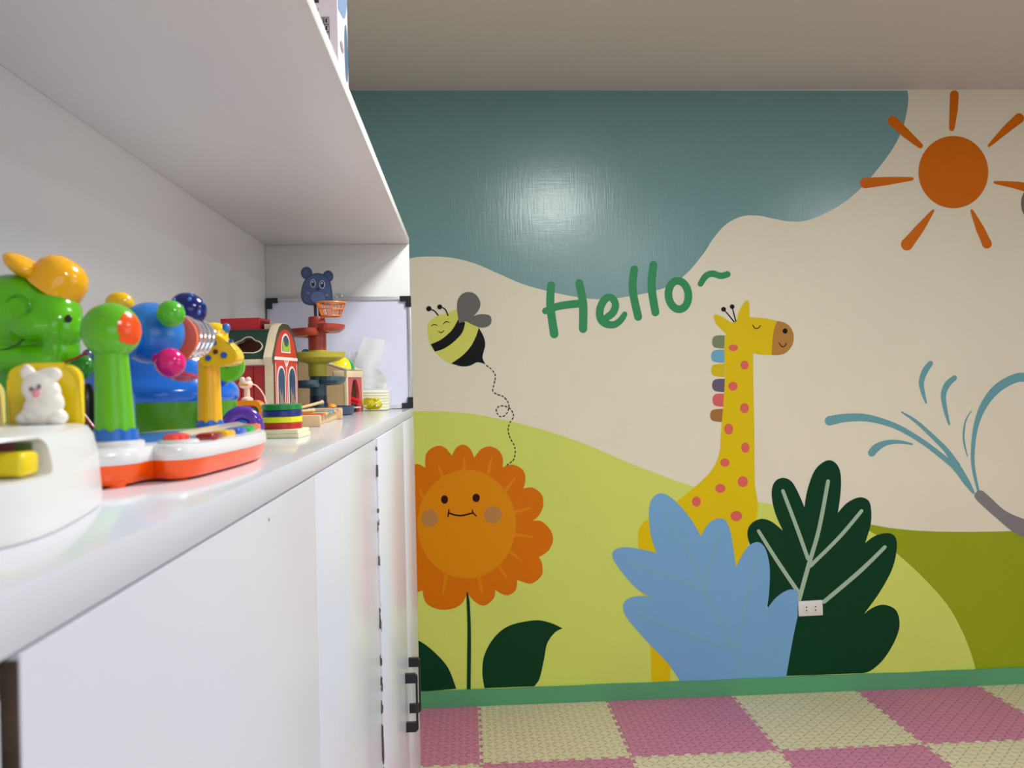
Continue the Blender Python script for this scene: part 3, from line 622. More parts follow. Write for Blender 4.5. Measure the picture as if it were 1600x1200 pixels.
# basketball hoop
hc = F(517, 473.5, BY-.03); OR = plastic((226, 128, 60), .35, .1)
q = MB(); nr = 14
def ringp(R, z): return [(hc.x+R*math.cos(2*PI*i/28), hc.y+R*math.sin(2*PI*i/28), z) for i in range(28)]
zt_, zm_, zb_ = hc.z, F(0, 483.5, BY-.03).z, F(517, 494, BY-.03).z
zm_ = (zt_+zb_)/2
q.tube(ringp(.0360, zt_), .0022, 8, True); q.tube(ringp(.0300, zm_), .0015, 6, True); q.tube(ringp(.0235, zb_), .0018, 6, True)
for i in range(nr):
    a = 2*PI*i/nr; q.tube([(hc.x+R*math.cos(a), hc.y+R*math.sin(a), z) for R, z in ((.036, zt_), (.030, zm_), (.0235, zb_))], .0015, 6)
for i in range(6): 
    a = PI*i/6; q.tube([(hc.x-.0235*math.cos(a), hc.y-.0235*math.sin(a), zb_), (hc.x+.0235*math.cos(a), hc.y+.0235*math.sin(a), zb_)], .0011, 6)
obj('hoop_basket', q, OR, tw, label='orange net basket')
q = MB(); q.tube([(F(500, 472, BY).x, -.004, zt_-.004), (hc.x-.034, hc.y+.008, zt_-.004)], .003, 8); obj('hoop_arm', q, OR, tw)
# loose balls
def ball(px, py, Y, r, col, label, z=None):
    p_ = atY(px, py, Y)
    if z is not None: p_.z = z
    q = MB(); q.sph((0, 0, r), r, 24); o = obj('ball', q, plastic(col, .25, .2)); o.location = (p_.x, p_.y, p_.z-r)
    o['label'] = label; o['category'] = 'ball'; return o
ball(519, 632, BY-.045, .0125, (240, 156, 20), 'small orange ball on the tower base right of the column', ZC+.0051+.0125)
ball(472, 632, BY-.025, .0125, (236, 142, 20), 'small orange ball on the tower base left of the column', ZC+.0051+.0125)
ball(477.5, 549.5, BY+.005, .0120, (70, 140, 200), 'small light blue ball in the yellow tower dish', tw.location.z+Z(560)+.0128)

# ------------------------------------------------------------------ wooden ball-run house behind the tower
HX, HY = loc(543, 2.27).x, 2.27
hs = thing('wooden_play_house', 'tan wooden play house with red arched side behind the ball tower', 'toy house', (HX, HY, ZC), math.radians(-9))
WD = woodmat((198, 168, 122)); WL = woodmat((216, 198, 160)); RDH = mat('red_print_panel', lin((186, 62, 70)), .4, bump=.04)
FH = .117; SW = .150; DP = .150
q = MB(); q.prism([(-SW, .0), (-.003, .0), (-.003, FH-.004), (-.06, FH+.016), (-SW, FH+.028)], .009, XZ); obj('front_panel', q, WD, hs, smooth=False)
q = MB(); q.prism([(-SW, .0), (-.003, .0), (-.003, FH-.004), (-.06, FH+.016), (-SW, FH+.028)], .009, T(0, DP-.009, 0) @ XZ); obj('back_panel', q, WD, hs, smooth=False)
arch = [(.055+.0, .0), (.055, .045)] + [(.0825-.0275*math.cos(a), .05+.045*math.sin(a)) for a in [PI*i/14 for i in range(15)]] + [(.11, .0)]
arch = [(.034, 0), (.034, .045)] + [(.074+.040*s_, .045+.046*(1-abs(s_)**2.8)) for s_ in [-.95+1.9*i/14 for i in range(15)]] + [(.114, .045), (.114, 0)]
q = MB(); q.prism([(.009, 0)] + arch + [(DP-.009, 0), (DP-.009, FH-.022), (.009, FH-.022)], .008, T(-.008, 0, 0) @ YZ); sp_ = obj('side_panel', q, RDH, hs, smooth=False, label='rose red arched side panel')
q = MB(); q.box((-.004, .004, FH/2-.001), (.009, .010, FH-.004), .001); q.box((-.004, DP-.004, FH/2-.001), (.009, .010, FH-.004), .001); obj('corner_post', q, WL, hs)
q = MB(); q.box((-SW+.004, DP/2, FH/2), (.008, DP-.02, FH)); obj('side_panel', q, WD, hs)
q = MB(); q.box((-.018, DP/2, FH-.012), (.038, DP+.002, .018), .001); obj('eave_slab', q, WL, hs)
q = MB(); q.prism([(-.002, FH-.002), (-.06, FH+.018), (-SW, FH+.030), (-SW, FH+.034), (-.06, FH+.022), (-.0, FH+.002)], DP, XZ); obj('roof', q, WL, hs, smooth=False)
q = MB(); q.cyl((-.05, .085, .050), (.010, .078, .026), .0085, .0085, 18); obj('chute', q, plastic((206, 24, 34), .3, .2), hs, label='bright red chute tube')
q = MB(); q.prism([(-.06, .06), (.006, .06), (.012, .085), (.006, .105), (-.06, .105)], .003, T(0, 0, .012)); obj('ramp', q, mat('white_ramp', (.75, .72, .68), .5, bump=.05), hs)
q = MB(); q.box((-.05, .085, .03), (.06, .07, .05)); 
dcx = -.030
q = MB(); q.lathe([(.0345*math.cos(a), .0345*math.sin(a)) for a in [0+PI/2*i/12 for i in range(13)]], (dcx, .055, FH+.002), 24, None, PI, PI*1.85); obj('dome', q, plastic((232, 214, 30)), hs, label='yellow dome segment')
q = MB(); q.lathe([(.0345*math.cos(a), .0345*math.sin(a)) for a in [0+PI/2*i/12 for i in range(13)]], (dcx, .055, FH+.002), 24, None, -PI*.15, PI); obj('dome', q, plastic((36, 150, 88)), hs, label='green dome segment')

# ------------------------------------------------------------------ tissue pack
TY = 2.485; tp = thing('tissue_pack', 'clear wrapped pack of white tissues before the whiteboard', 'tissues', loc(590, TY))
F = Fr(tp.location)
paper = mat('tissue_paper', (.97, .97, .98), .95, bump=.15, bscale=(900, 900, 900), sss=.0); cream_p = mat('stacked_tissue', lin((236, 236, 206)), .85, bump=.3, bscale=(20, 20, 500), var=.05, vscale=60)
for i in range(7):
    q = MB(); dx = random.uniform(-.0015, .0015); q.box((dx-.003, .0, .005+i*.0082), (.070, .088, .0078), .003); obj('tissue_layer', q, cream_p, tp)
q = MB(); gx, gz = 14, 12; 
q.box((-.001, 0, .031), (.078, .096, .061), .010, seg=3)
for v in q.bm.verts: v.co += Vector((random.uniform(-1, 1), random.uniform(-1, 1), random.uniform(-.3, .6)))*.0016
q.tube([(.037, -.02, .058), (.040, -.01, .066), (.034, 0, .070), (.028, .01, .064)], [.001, .002, .002, .001], 6)
q.tube([(.03, -.045, .05), (.041, -.046, .035), (.040, -.047, .012)], [.001, .0018, .001], 6)
M_wrap = mat('clear_wrap', (.95, .95, .97), .08, trans=.0, alpha=.16, bump=.6, bscale=(70, 70, 70)); obj('plastic_wrap', q, M_wrap, tp, label='crinkled clear wrap')
def sheet(name, edges, thick, amp, y0, par):
    """edges: list of (py, xleft, xright) from top to bottom in pixels at the sheet's depth"""
    q = MB(); nu, nv = 14, 26; rows = []
    for j in range(nv+1):
        t = j/nv*(len(edges)-1); a = min(int(t), len(edges)-2); f = t-a; f = f*f*(3-2*f)
        e = [edges[a][k]*(1-f)+edges[a+1][k]*f for k in range(4)]
        row = []
        for i in range(nu+1):
            u = i/nu; px = e[1]*(1-u)+e[2]*u; py = e[0]+e[3]*(u)
            yy = y0+amp*math.sin(u*7+j*.16)*(.3+.7*j/nv)+.010*math.cos(u*PI)*(j/nv)
            row.append(q.bm.verts.new(F(px, py, TY)+Vector((0, yy, 0))))
        rows.append(row)
    for a, b in zip(rows, rows[1:]):
        for i in range(nu): q.bm.faces.new((a[i], a[i+1], b[i+1], b[i]))
    bmesh.ops.solidify(q.bm, geom=list(q.bm.faces), thickness=thick)
    return obj(name, q, paper, par, ang=60)
sheet('pulled_tissue', [(526, 569, 601, 5), (545, 562, 601, 2), (562, 556, 594, 2), (576, 552, 592, 0), (588, 552, 602, 0), (600, 556, 606, 0), (607, 566, 604, 0)], .0008, .006, -.01, tp)
sheet('pulled_tissue', [(548, 543, 565, 2), (560, 544, 562, 1), (575, 549, 564, 0), (596, 558, 575, 0)], .0008, .004, .012, tp)

# yellow ribbon bow
RY = 2.42; rb = thing('ribbon_bow', 'crumpled yellow ribbon bow in front of the tissue pack', 'ribbon', loc(582, RY-.02))
M_rib = mat('yellow_ribbon', lin((246, 238, 66)), .35, bump=.1, coat=.2)
for k in range(7):
    q = MB(); a = k*2*PI/7+.3; rows = []; R_ = .024
    for i in range(17):
        t = 2*PI*i/16; c_ = Vector((math.cos(a), math.sin(a)*.7, .35+.25*math.sin(k*2.1)))
        p_ = c_*(R_*.55*(1-math.cos(t))) + Vector((0, 0, .012+.009*math.sin(t)+.005*(k % 3)))+Vector((-math.sin(a), math.cos(a), 0))*.006*math.sin(t*2)
        wv = Vector((-math.sin(a), math.cos(a)*.6, .5)).normalized()*.0065
        p_.z = max(p_.z, .0075)
        rows.append((q.bm.verts.new(p_-wv), q.bm.verts.new(p_+wv)))
    for r1, r2 in zip(rows, rows[1:]): q.bm.faces.new((r1[0], r1[1], r2[1], r2[0]))
    bmesh.ops.solidify(q.bm, geom=list(q.bm.faces), thickness=.0006); obj('loop', q, M_rib, rb)

# ------------------------------------------------------------------ barn shape sorter
barn = thing('toy_barn', 'red wooden toy barn with dark green roof and round-top doors', 'toy barn', (loc(428, 1.89).x, 1.89, ZC), math.radians(-7.5))
GW = .165; BL = .17
half = [(0, 0), (0, .122), (-.007, .133), (-.0075, .140), (-.002, .150), (.010, .168), (.024, .192), (.042, .211), (.062, .2195), (GW/2, .221)]
gab = half + [(GW-a, b) for a, b in reversed(half[:-1])]
WB = woodmat((222, 204, 172)); RB = mat('red_barn_paint', lin((176, 26, 30)), .38, bump=.05, coat=.2); GRN = mat('green_roof_paint', lin((24, 62, 46)), .4, bump=.05, coat=.2)
for x in (-.019, -BL-.019):
    q = MB(); q.prism(gab, .019, T(x, 0, 0) @ YZ); obj('gable_panel', q, WB, barn, ang=25)
# printed layers on the right gable
def inset(pts, d):
    c = Vector((GW/2, .11)); return [((a-c.x)*(1-d/.083)+c.x, (b-c.y)*(1-d/.11)+c.y) for a, b in pts]
DGo = mat('dark_print', lin((58, 60, 40)), .35, bump=.03); RP = mat('red_print', lin((190, 44, 32)), .35, bump=.03); WP = mat('white_print', lin((232, 214, 206)), .4, bump=.03); BP = mat('blue_print', lin((36, 62, 92)), .35, bump=.03)
q = MB(); q.prism([(a, b) for a, b in inset(gab, .001)], .0008, YZ); gp = obj('gable_print', q, DGo, barn, smooth=False, label='dark olive printed roof border')
q = MB(); q.prism([(.008, .001), (.008, .132)] + [(.012, .150), (.026, .176), (.042, .194), (.062, .204), (GW/2, .206)] + [(GW-.062, .204), (GW-.042, .194), (GW-.026, .176), (GW-.012, .150), (GW-.008, .132), (GW-.008, .001)], .0006, T(.0008, 0, 0) @ YZ); obj('red_face', q, RP, gp, smooth=False)
q = MB(); q.prism([(.004, .135), (GW-.004, .135), (GW-.008, .142), (.008, .142)], .0006, T(.0014, 0, 0) @ YZ)
q.prism([(GW/2-.0015, 0), (GW/2+.0015, 0), (GW/2+.0015, .135), (GW/2-.0015, .135)], .0006, T(.0014, 0, 0) @ YZ)
q.prism([(GW/2-.016, .135), (GW/2-.012, .135), (GW/2, .122), (GW/2+.012, .135), (GW/2+.016, .135), (GW/2, .116)], .0006, T(.0014, 0, 0) @ YZ)
for yy in (.011, GW-.013): q.prism([(yy, 0), (yy+.002, 0), (yy+.002, .128), (yy, .128)], .0006, T(.0014, 0, 0) @ YZ)
def archp(y0, y1, z0, z1): 
    c = (y0+y1)/2; r = (y1-y0)/2; return [(y0, z0)] + [(c-r*math.cos(PI*i/16), z1-r*1.15+r*1.15*math.sin(PI*i/16)) for i in range(17)] + [(y1, z0)]
wins = [(.020, .073, 0, .122), (.092, .145, 0, .122), (.050, .110, .152, .197)]
for y0, y1, z0, z1 in wins: q.prism(archp(y0, y1, z0, z1), .0006, T(.0014, 0, 0) @ YZ)
obj('white_trim', q, WP, gp, smooth=False)
for y0, y1, z0, z1 in wins:
    q = MB(); q.prism(archp(y0+.006, y1-.006, z0+(.004 if z0 else 0), z1-.005), .0006, T(.0021, 0, 0) @ YZ); obj('arched_window', q, BP, gp, smooth=False)
q = MB(); q.prism(curve([(.056, .156, 'c'), (.056, .173), (.062, .180), (.068, .170), (.08, .166), (.092, .170), (.098, .180), (.104, .173), (.104, .156, 'c')]), .0006, T(.0028, 0, 0) @ YZ); obj('frog_print', q, mat('lime_print', lin((140, 176, 40)), .4, bump=.03), gp, smooth=False)
AN = mat('brown_print', lin((138, 116, 96)), .5, bump=.05, var=.2, vscale=90)
for y0 in (.026, .100):
    q = MB(); sil = [(0, 0, 'c'), (.0, .03), (.006, .045), (.004, .062), (.008, .070, 'c'), (.013, .056), (.018, .055), (.022, .068, 'c'), (.024, .050), (.030, .042), (.036, .03), (.040, 0, 'c')]
    q.prism([(p.x+y0, p.y) for p in curve(sil, 4)], .0006, T(.0028, 0, 0) @ YZ); obj('animal_print', q, AN, gp, smooth=False)
# long wall of vertical boards, roof with scalloped opening
for i in range(6):
    q = MB(); w_ = (BL-.0)/6; q.box((-.019-BL+w_*(i+.5)+.0095-.0095, .010, .061), (w_-.0012, .008, .122), .0012); obj('wall_board', q, RB, barn)
q = MB(); q.box((-.019-BL/2, GW-.010, .061), (BL, .008, .122)); obj('rear_wall', q, RB, barn)
q = MB(); q.box((-.019-BL/2, .004, .130), (BL, .014, .013), .001); obj('eave_strip', q, WB, barn)
RL = .062; cxr, czr = -.062, .034
scal = [(p.x, p.y) for p in curve([(cxr-.031, czr-.017, 'c'), (cxr-.033, czr-.004), (cxr-.026, czr+.006), (cxr-.016, czr+.010), (cxr-.006, czr+.017), (cxr+.006, czr+.017), (cxr+.015, czr+.010), (cxr+.026, czr+.006), (cxr+.033, czr-.004), (cxr+.028, czr-.014), (cxr+.016, czr-.019, 'c')], 4)]
rm = T(0, .001, .138) @ Matrix.Rotation(math.radians(-22), 4, 'X') @ XZ
q = MB(); q.prism([(-.019-BL, 0), (-.019, 0), (-.019, RL+.004), (-.019-BL, RL+.004)], .008, rm, holes=[scal]); obj('roof_panel', q, GRN, barn, smooth=False)
q = MB(); q.prism([((a-cxr)*1.09+cxr, (b-czr)*1.14+czr) for a, b in scal], .0095, rm @ T(0, 0, -.0008), holes=[scal]); obj('opening_rim', q, WB, barn, smooth=False)
q = MB(); q.box((-.06, .075, .155), (.1, .05, .06), .002); obj('inner_block', q, woodmat((120, 62, 38)), barn)
q = MB(); q.box((-.019-BL/2, GW/2, .2015), (BL, GW-.06, .006), .001); obj('roof_top', q, GRN, barn)
q = MB(); q.prism([(-.019-BL, 0), (-.019, 0), (-.019, RL+.004), (-.019-BL, RL+.004)], .008, T(0, GW-.009, .138) @ Matrix.Rotation(math.radians(22), 4, 'X') @ XZ); obj('roof_panel', q, GRN, barn, smooth=False)
# blocks lying on the barn roof
mw = Matrix.Translation(barn.location) @ Matrix.Rotation(math.radians(-7.5), 4, 'Z')
p_ = mw @ Vector((-.090, .075, .2049))
bk = thing('toy_block', 'red hollow wooden block lying on the barn roof', 'toy block', p_, math.radians(-7.5))
q = MB(); q.prism([(-.045, 0), (.045, 0), (.045, .027), (.0, .027), (-.045, .027)], .07, T(0, -.035, 0) @ XZ, holes=[]); obj('block_body', q, mat('red_block_paint', lin((196, 16, 34)), .35, bump=.05, coat=.2), bk, smooth=False)
q = MB(); q.box((.0453, .0, .0135), (.001, .052, .016)); obj('hollow', q, mat('dark_red', lin((96, 10, 18)), .6, bump=.1), bk)
p_ = mw @ Vector((-.022, .085, .2049))
q = MB(); q.prism([(p.x, p.y) for p in curve([(-.020, -.03, 'c'), (.016, -.03), (.020, 0), (.016, .03), (-.020, .03, 'c')])], .013); o = obj('toy_block', q, WB); o.location = p_; o['label'] = 'plain pale wood piece beside the red block on the barn roof'; o['category'] = 'toy block'

# ------------------------------------------------------------------ stack of coloured rings on a wooden base
rs = thing('ring_stacker', 'stack of green, blue, yellow and red wooden discs on square base', 'stacking toy', loc(440.5, 1.255), math.radians(-4))
pb = woodmat((228, 214, 178))
q = MB(); q.box((0, 0, .0033), (.066, .066, .0064), .001); obj('base_board', q, pb, rs)
q = MB(); q.box((-.001, 0, .0096), (.065, .065, .0060), .001); obj('base_board', q, pb, rs)
for i, c in enumerate(((178, 20, 22), (226, 218, 24), (18, 34, 120), (22, 122, 52))):
    q = MB(); z0 = .0127+i*.0091; q.lathe([(0, z0), (.0275, z0), (.0288, z0+.001), (.0288, z0+.0079), (.0275, z0+.0089), (0, z0+.0089)], seg=40)
    obj('disc', q, mat('painted_wood', lin(c), .4, bump=.06, coat=.15), rs, label=('red', 'yellow', 'dark blue', 'green')[i]+' disc')

# ------------------------------------------------------------------ frog pull toy
fy = 1.46; fg = thing('frog_toy', 'cream frog on an orange arched base before the red barn', 'toy frog', loc(388, fy)); F = Fr(fg.location)
q = MB(); aw = .026; ah = .052
outer = [(-aw, 0), (-aw, ah-.014)] + [(-aw+.014-.014*math.cos(PI/2*i/6), ah-.014+.014*math.sin(PI/2*i/6)) for i in range(7)] + [(aw-.014+.014*math.sin(PI/2*i/6), ah-.014+.014*math.cos(PI/2*i/6)) for i in range(7)] + [(aw, 0)]
inner = [(a*.82, b*.84) for a, b in outer][1:-1]; inner = [(inner[0][0], .006)] + inner + [(inner[-1][0], .006)]
q.prism(outer, .03, T(0, -.015, 0) @ XZ, holes=[inner]); obj('arch', q, plastic((240, 140, 26)), fg, ang=40)
q = MB(); q.box((-.001, 0, .024), (.040, .022, .033), .002); obj('body_block', q, plastic((16, 92, 44), .35), fg)
q = MB(); q.box((0, -.0125, .004), (.05, .006, .006), .001); obj('front_strip', q, plastic((226, 190, 90)), fg)
cr = plastic((240, 206, 184), .35, .1); hc_ = F(384, 600, fy)
q = MB(); q.sph(hc_, (.0118, .010, .0088)); q.sph(hc_+Vector((-.0048, -.003, .0075)), .0047); q.sph(hc_+Vector((.0052, -.003, .0075)), .0047)
q.cyl((hc_.x+.002, 0, .0505), (hc_.x+.002, 0, hc_.z), .0055, .004); q.lathe([(0, 0), (.010, 0), (.0095, .004), (.005, .007), (0, .007)], (hc_.x+.002, 0, .0515))
obj('frog_head', q, cr, fg)
q = MB(); q.box(hc_+Vector((-.001, -.0088, -.0015)), (.016, .004, .0035), .0015); obj('beak', q, plastic((226, 160, 60)), fg)
q = MB(); q.tube([p for p in [F(a, b, fy+.0) for a, b in ((394, 600), (400, 602), (407, 609), (413, 619), (416, 632), (416, 640))]], .0011, 8); obj('cord', q, cr, fg)

# ------------------------------------------------------------------ xylophone
xy = thing('xylophone', 'small wooden xylophone with rainbow bars beside the ring stack', 'xylophone', (loc(500, 1.55).x, 1.55, ZC), math.radians(1.5))
XW = woodmat((214, 178, 132)); XL_ = .335; XWd = .085
q = MB(); q.box((-XWd/2, .006, .0108), (XWd, .011, .0215), .002); obj('end_board', q, XW, xy)
q = MB(); q.box((-XWd/2+.004, XL_, .0125), (XWd-.008, .010, .0248), .003); obj('end_board', q, XW, xy)
for x in (-.013, -XWd+.014):
    q = MB(); q.box((x-.002, XL_/2+.004, .0080), (.006, XL_-.012, .0155), .001); obj('rail', q, XW, xy)
cols = [(190, 30, 34), (226, 96, 30), (236, 196, 40), (60, 150, 60), (60, 160, 190), (40, 90, 190), (220, 200, 60), (200, 40, 60)]
for i, c in enumerate(cols):
    q = MB(); q.box((-XWd/2, .035+i*.0385, .0202), (XWd-.002-.0016*i, .031, .0045), .001); b_ = obj('bar', q, plastic(c, .25), xy, label='bar painted its own rainbow colour')
    q = MB(); 
    for x in (-.011, -XWd+.012): q.sph((x-.004, .035+i*.0385, .0226), (.0025, .0025, .0012), 10)
    obj('bar_pin', q, M_al, b_)
def mallet(a, b, Y0_, Y1_, label):
    p0, p1 = atY(*a, Y0_), atY(*b, Y1_); q = MB(); o_ = Vector((p0.x, p0.y, ZC)); q.cyl(p0-o_, p1-o_, .0028, .0032, 12); q.sph(p1-o_, .0045, 14)
    o = obj('mallet', q, woodmat((206, 176, 128))); o.location = o_; o['label'] = label; o['category'] = 'mallet'
mallet((462, 639.5), (503, 628.5), 1.60, 1.74, 'upper wooden mallet sloping up over the xylophone')
mallet((466, 643), (489, 641), 1.56, 1.66, 'lower wooden mallet lying flat across the xylophone')

# ------------------------------------------------------------------ purple wheel
q0 = loc(378, 1.045); pw = thing('ring_rattle', 'purple ring with a blue hub standing behind the keyboard toy', 'toy ring', q0, math.radians(8)); RX = Matrix.Rotation(PI/2, 4, 'X')
q = MB(); q.torus((0, 0, .0258), .0170, .0088, RX, 36, 16); obj('ring', q, plastic((86, 46, 160), .15, .4), pw)
q = MB(); q.cyl((0, -.007, .0258), (0, .007, .0258), .0092, .0092, 24); q.sph((0, -.006, .0258), (.0088, .004, .0088), 20); obj('hub', q, plastic((30, 110, 200)), pw)

# ------------------------------------------------------------------ big blue and green toy
bt = thing('sound_drum', 'large blue domed baby toy with a green base behind the keyboard', 'baby toy', loc(247, 1.12)); F = Fr(bt.location)
q = MB(); q.lathe([(0, 0), (.090, 0), (.0945, .004), (.0965, .03), (.0985, .058), (0, .058)], seg=48); obj('base', q, plastic((70, 140, 14), .2), bt, label='leaf green drum base')
q = MB(); q.lathe([(0, .058), (.0985, .058), (.101, .062), (.1015, .070), (.099, .077), (.094, .083), (.089, .092), (.084, .108), (.074, .121), (.052, .129), (0, .132)], seg=48); obj('dome', q, plastic((12, 100, 206), .15, .4), bt, label='bright blue dome')
c = F(357, 572, 1.05); q = MB(); q.lathe([(0, -.006), (.0165, -.006), (.0195, -.003), (.0195, .003), (.016, .006), (.008, .0045), (0, .0045)], c, 30, Matrix.Rotation(math.radians(100), 4, 'X') @ Matrix.Rotation(0, 4, 'Z')); gd = obj('side_disc', q, plastic((104, 190, 40), .2), bt, label='lime green round side button')
q = MB(); q.sph(c+Vector((0, -.0055, .002)), (.0042, .002, .0042), 14); obj('disc_hole', q, plastic((16, 50, 16)), gd)
q = MB(); q.tube([c+Vector((-.012, .02, -.02)), c+Vector((0, .003, -.012))], .006, 10); obj('disc_arm', q, plastic((12, 100, 206), .15, .4), bt)

# ------------------------------------------------------------------ keyboard toy with animal posts
KO = Vector((-.28, .79, ZC)); kb = thing('baby_keyboard', 'orange and white baby piano with three animal posts', 'toy piano', KO)
out = [(-.325, .662), (-.305, .640), (-.283, .633), (-.264, .642), (-.2525, .658), (-.2515, .672), (-.2500, .683, 'c'), (-.239, .677), (-.226, .683), (-.2165, .700), (-.212, .735), (-.206, .80), (-.2055, .86), (-.214, .905), (-.232, .935), (-.27, .952), (-.31, .948), (-.336, .92), (-.344, .85), (-.344, .74)]
ol = [(p.x-KO.x, p.y-KO.y) for p in curve(out, 5)]
def loft(levels, cap=True):
    q = MB(); rings = []
    for k_, z in levels:
        n_ = len(ol); ring = []
        for i in range(n_):
            a, b = Vector(ol[i-1]), Vector(ol[(i+1) % n_]); t = (b-a).normalized(); nn = Vector((t.y, -t.x))
            v = Vector(ol[i])+nn*k_; ring.append(q.bm.verts.new((v.x, v.y, z)))
        rings.append(ring)
    for a, b in zip(rings, rings[1:]):
        for i in range(len(a)): q.bm.faces.new((a[i], a[(i+1) % len(a)], b[(i+1) % len(a)], b[i]))
    for rg in (rings[0], rings[-1]):
        tri = tessellate_polygon([[v.co for v in rg]])
        for t in tri:
            try: q.bm.faces.new([rg[i] for i in t])
            except ValueError: pass
    return q
area2 = sum(ol[i-1][0]*ol[i][1]-ol[i][0]*ol[i-1][1] for i in range(len(ol)))
SG = 1 if area2 > 0 else -1
lv = lambda L: [(SG*k_, z) for k_, z in L]
obj('lower_shell', loft(lv([(-.012, .001), (-.006, .0025), (-.0025, .009), (-.001, .0175)])), plastic((255, 88, 0), .22, .3), kb, label='vivid orange lower shell')
obj('upper_shell', loft(lv([(-.0005, .0175), (0, .0185), (-.0005, .026), (-.0025, .0288), (-.006, .0298)])), plastic((226, 224, 226), .2, .3), kb, label='white upper shell')
for a, b in ((-.268, .655), (-.225, .86), (-.31, .90), (-.315, .68), (-.236, .70)):
    q = MB(); q.cyl((a-KO.x, b-KO.y, 0), (a-KO.x, b-KO.y, .005), .007, .008, 16); obj('foot', q, plastic((255, 88, 0), .22, .3), kb)
# blue picture panel, keys, score board, button
q = MB(); q.prism([(p.x, p.y) for p in curve([(-.292-KO.x, .70-KO.y), (-.262-KO.x, .72-KO.y), (-.258-KO.x, .80-KO.y), (-.275-KO.x, .86-KO.y), (-.32-KO.x, .85-KO.y), (-.325-KO.x, .74-KO.y)])], .0012, T(0, 0, .0296)); obj('picture_panel', q, plastic((50, 110, 190), .25), kb, label='blue top panel')
for yk, c, nm in ((.745, (150, 24, 36), 'dark red'), (.787, (232, 180, 20), 'yellow'), (.827, (20, 88, 200), 'blue'), (.863, (24, 170, 70), 'green'), (.900, (250, 100, 30), 'orange')):
    q = MB(); q.box((-.2245-KO.x+(.004 if yk > .88 else 0)*-1, yk-KO.y, .0312), (.016, .029, .0085), .0032, seg=3); obj('key', q, plastic(c, .15, .4), kb, label=nm+' piano key')
q = MB(); q.box((-.243-KO.x, .83-KO.y, .0350), (.012, .185, .0020), .0008, (0, math.radians(16), 0)); obj('song_strip', q, plastic((214, 200, 176), .15), kb)
q = MB(); q.lathe([(.0, .0295), (.0165, .0295), (.0150, .0325), (0, .0330)], (-.2365-KO.x, .703-KO.y, 0)); bb_ = obj('button_mount', q, plastic((226, 224, 226), .2, .3), kb)
q = MB(); q.lathe([(.0, .0325), (.0100, .0325), (.0100, .0355), (.0080, .0372), (0, .0378)], (-.2385-KO.x, .703-KO.y, 0)); obj('round_button', q, plastic((250, 66, 40), .18, .4), kb, label='red round button')
def collar(cx, cy, r, n_, z0, zt):
    q = MB(); m_ = 48; r1, r2, r3 = [], [], []
    for i in range(m_):
        a = 2*PI*i/m_; zz = zt-.0022+.0022*abs(math.sin(a*n_/2))*1.6
        r1.append(q.bm.verts.new((cx+r*1.06*math.cos(a), cy+r*1.06*math.sin(a), z0))); r2.append(q.bm.verts.new((cx+r*1.0*math.cos(a), cy+r*1.0*math.sin(a), zz))); r3.append(q.bm.verts.new((cx+(r-.003)*math.cos(a), cy+(r-.003)*math.sin(a), zz-.001)))
    for A, B in ((r1, r2), (r2, r3)):
        for i in range(m_): q.bm.faces.new((A[i], A[(i+1) % m_], B[(i+1) % m_], B[i]))
    q.bm.faces.new(r1); q.bm.faces.new(r3)
    return obj('collar', q, plastic((26, 104, 200), .2), kb, label='blue scalloped collar', ang=50)
F = Fr(KO)
# green bird post
GY = .68; gb = F(181, 690, GY); gx_, gy_ = gb.x, gb.y
q = MB(); q.lathe([(0, .0290), (.0215, .0290), (.0210, .0335), (.0185, .0345), (0, .0345)], (gx_, gy_, 0)); obj('post_mount', q, plastic((226, 224, 226), .2, .3), kb)
collar(gx_, gy_, .0163, 9, .034, .0428)
gt = F(173.5, 545, GY); q = MB(); q.cyl((gx_, gy_, .034), (gt.x, gy_, gt.z), .0152, .0122, 64); gp_ = obj('post', q, plastic((98, 186, 12), .32), kb, label='lime green post')
hc2 = F(174, 517, GY); q = MB(); q.sph(hc2, .0221, 36); obj('bird_head', q, plastic((98, 186, 24), .2), gp_)
q = MB(); q.sph((0, 0, 0), .0224, 96)
for v in list(q.bm.verts):
    pass
dv_ = Vector((.92, -.40, .02)).normalized(); rem = [v for v in q.bm.verts if v.co.normalized().dot(dv_) < math.cos(math.radians(36)) + .02*math.sin(v.co.z*900)]
bmesh.ops.delete(q.bm, geom=rem, context='VERTS'); bmesh.ops.translate(q.bm, verts=q.bm.verts, vec=hc2)
bmesh.ops.solidify(q.bm, geom=list(q.bm.faces), thickness=.0012); obj('cheek', q, plastic((250, 84, 20), .2), gp_)
# blue elephant rattle post
EY = .83; ec = F(235, 521, EY); q = MB(); pe = F(188, 600, .79); q.tube([(pe.x, pe.y, .029), (pe.x, pe.y, .070), (pe.x+.001, pe.y, .095), (pe.x+.008, pe.y-.008, .115), (ec.x-.008, ec.y, ec.z)], [.0125, .012, .0115, .0115, .012], 20); ep = obj('post', q, plastic((20, 100, 200), .2), kb, label='blue post')
q = MB(); q.sph(ec, (.0318, .0295, .0300), 40); obj('elephant_head', q, plastic((40, 124, 214), .18, .4), ep)
q = MB(); q.sph(F(187, 474, .85), (.0135, .0115, .0115), 24); obj('ear_ball', q, plastic((244, 190, 20), .2), ep, label='yellow ball ear')
q = MB(); q.sph(F(267, 490.5, .80), .0128, 28); obj('ear_ball', q, plastic((86, 186, 40), .15, .4), ep, label='green ball ear')
q = MB(); q.sph(F(294, 483, .88), (.0190, .0170, .0168), 28, (0, .4, 0)); nb_ = obj('nodding_ball', q, plastic((14, 22, 110), .15, .4), ep, label='navy ball with pale dots'); nc = F(294, 483, .88)
q = MB()
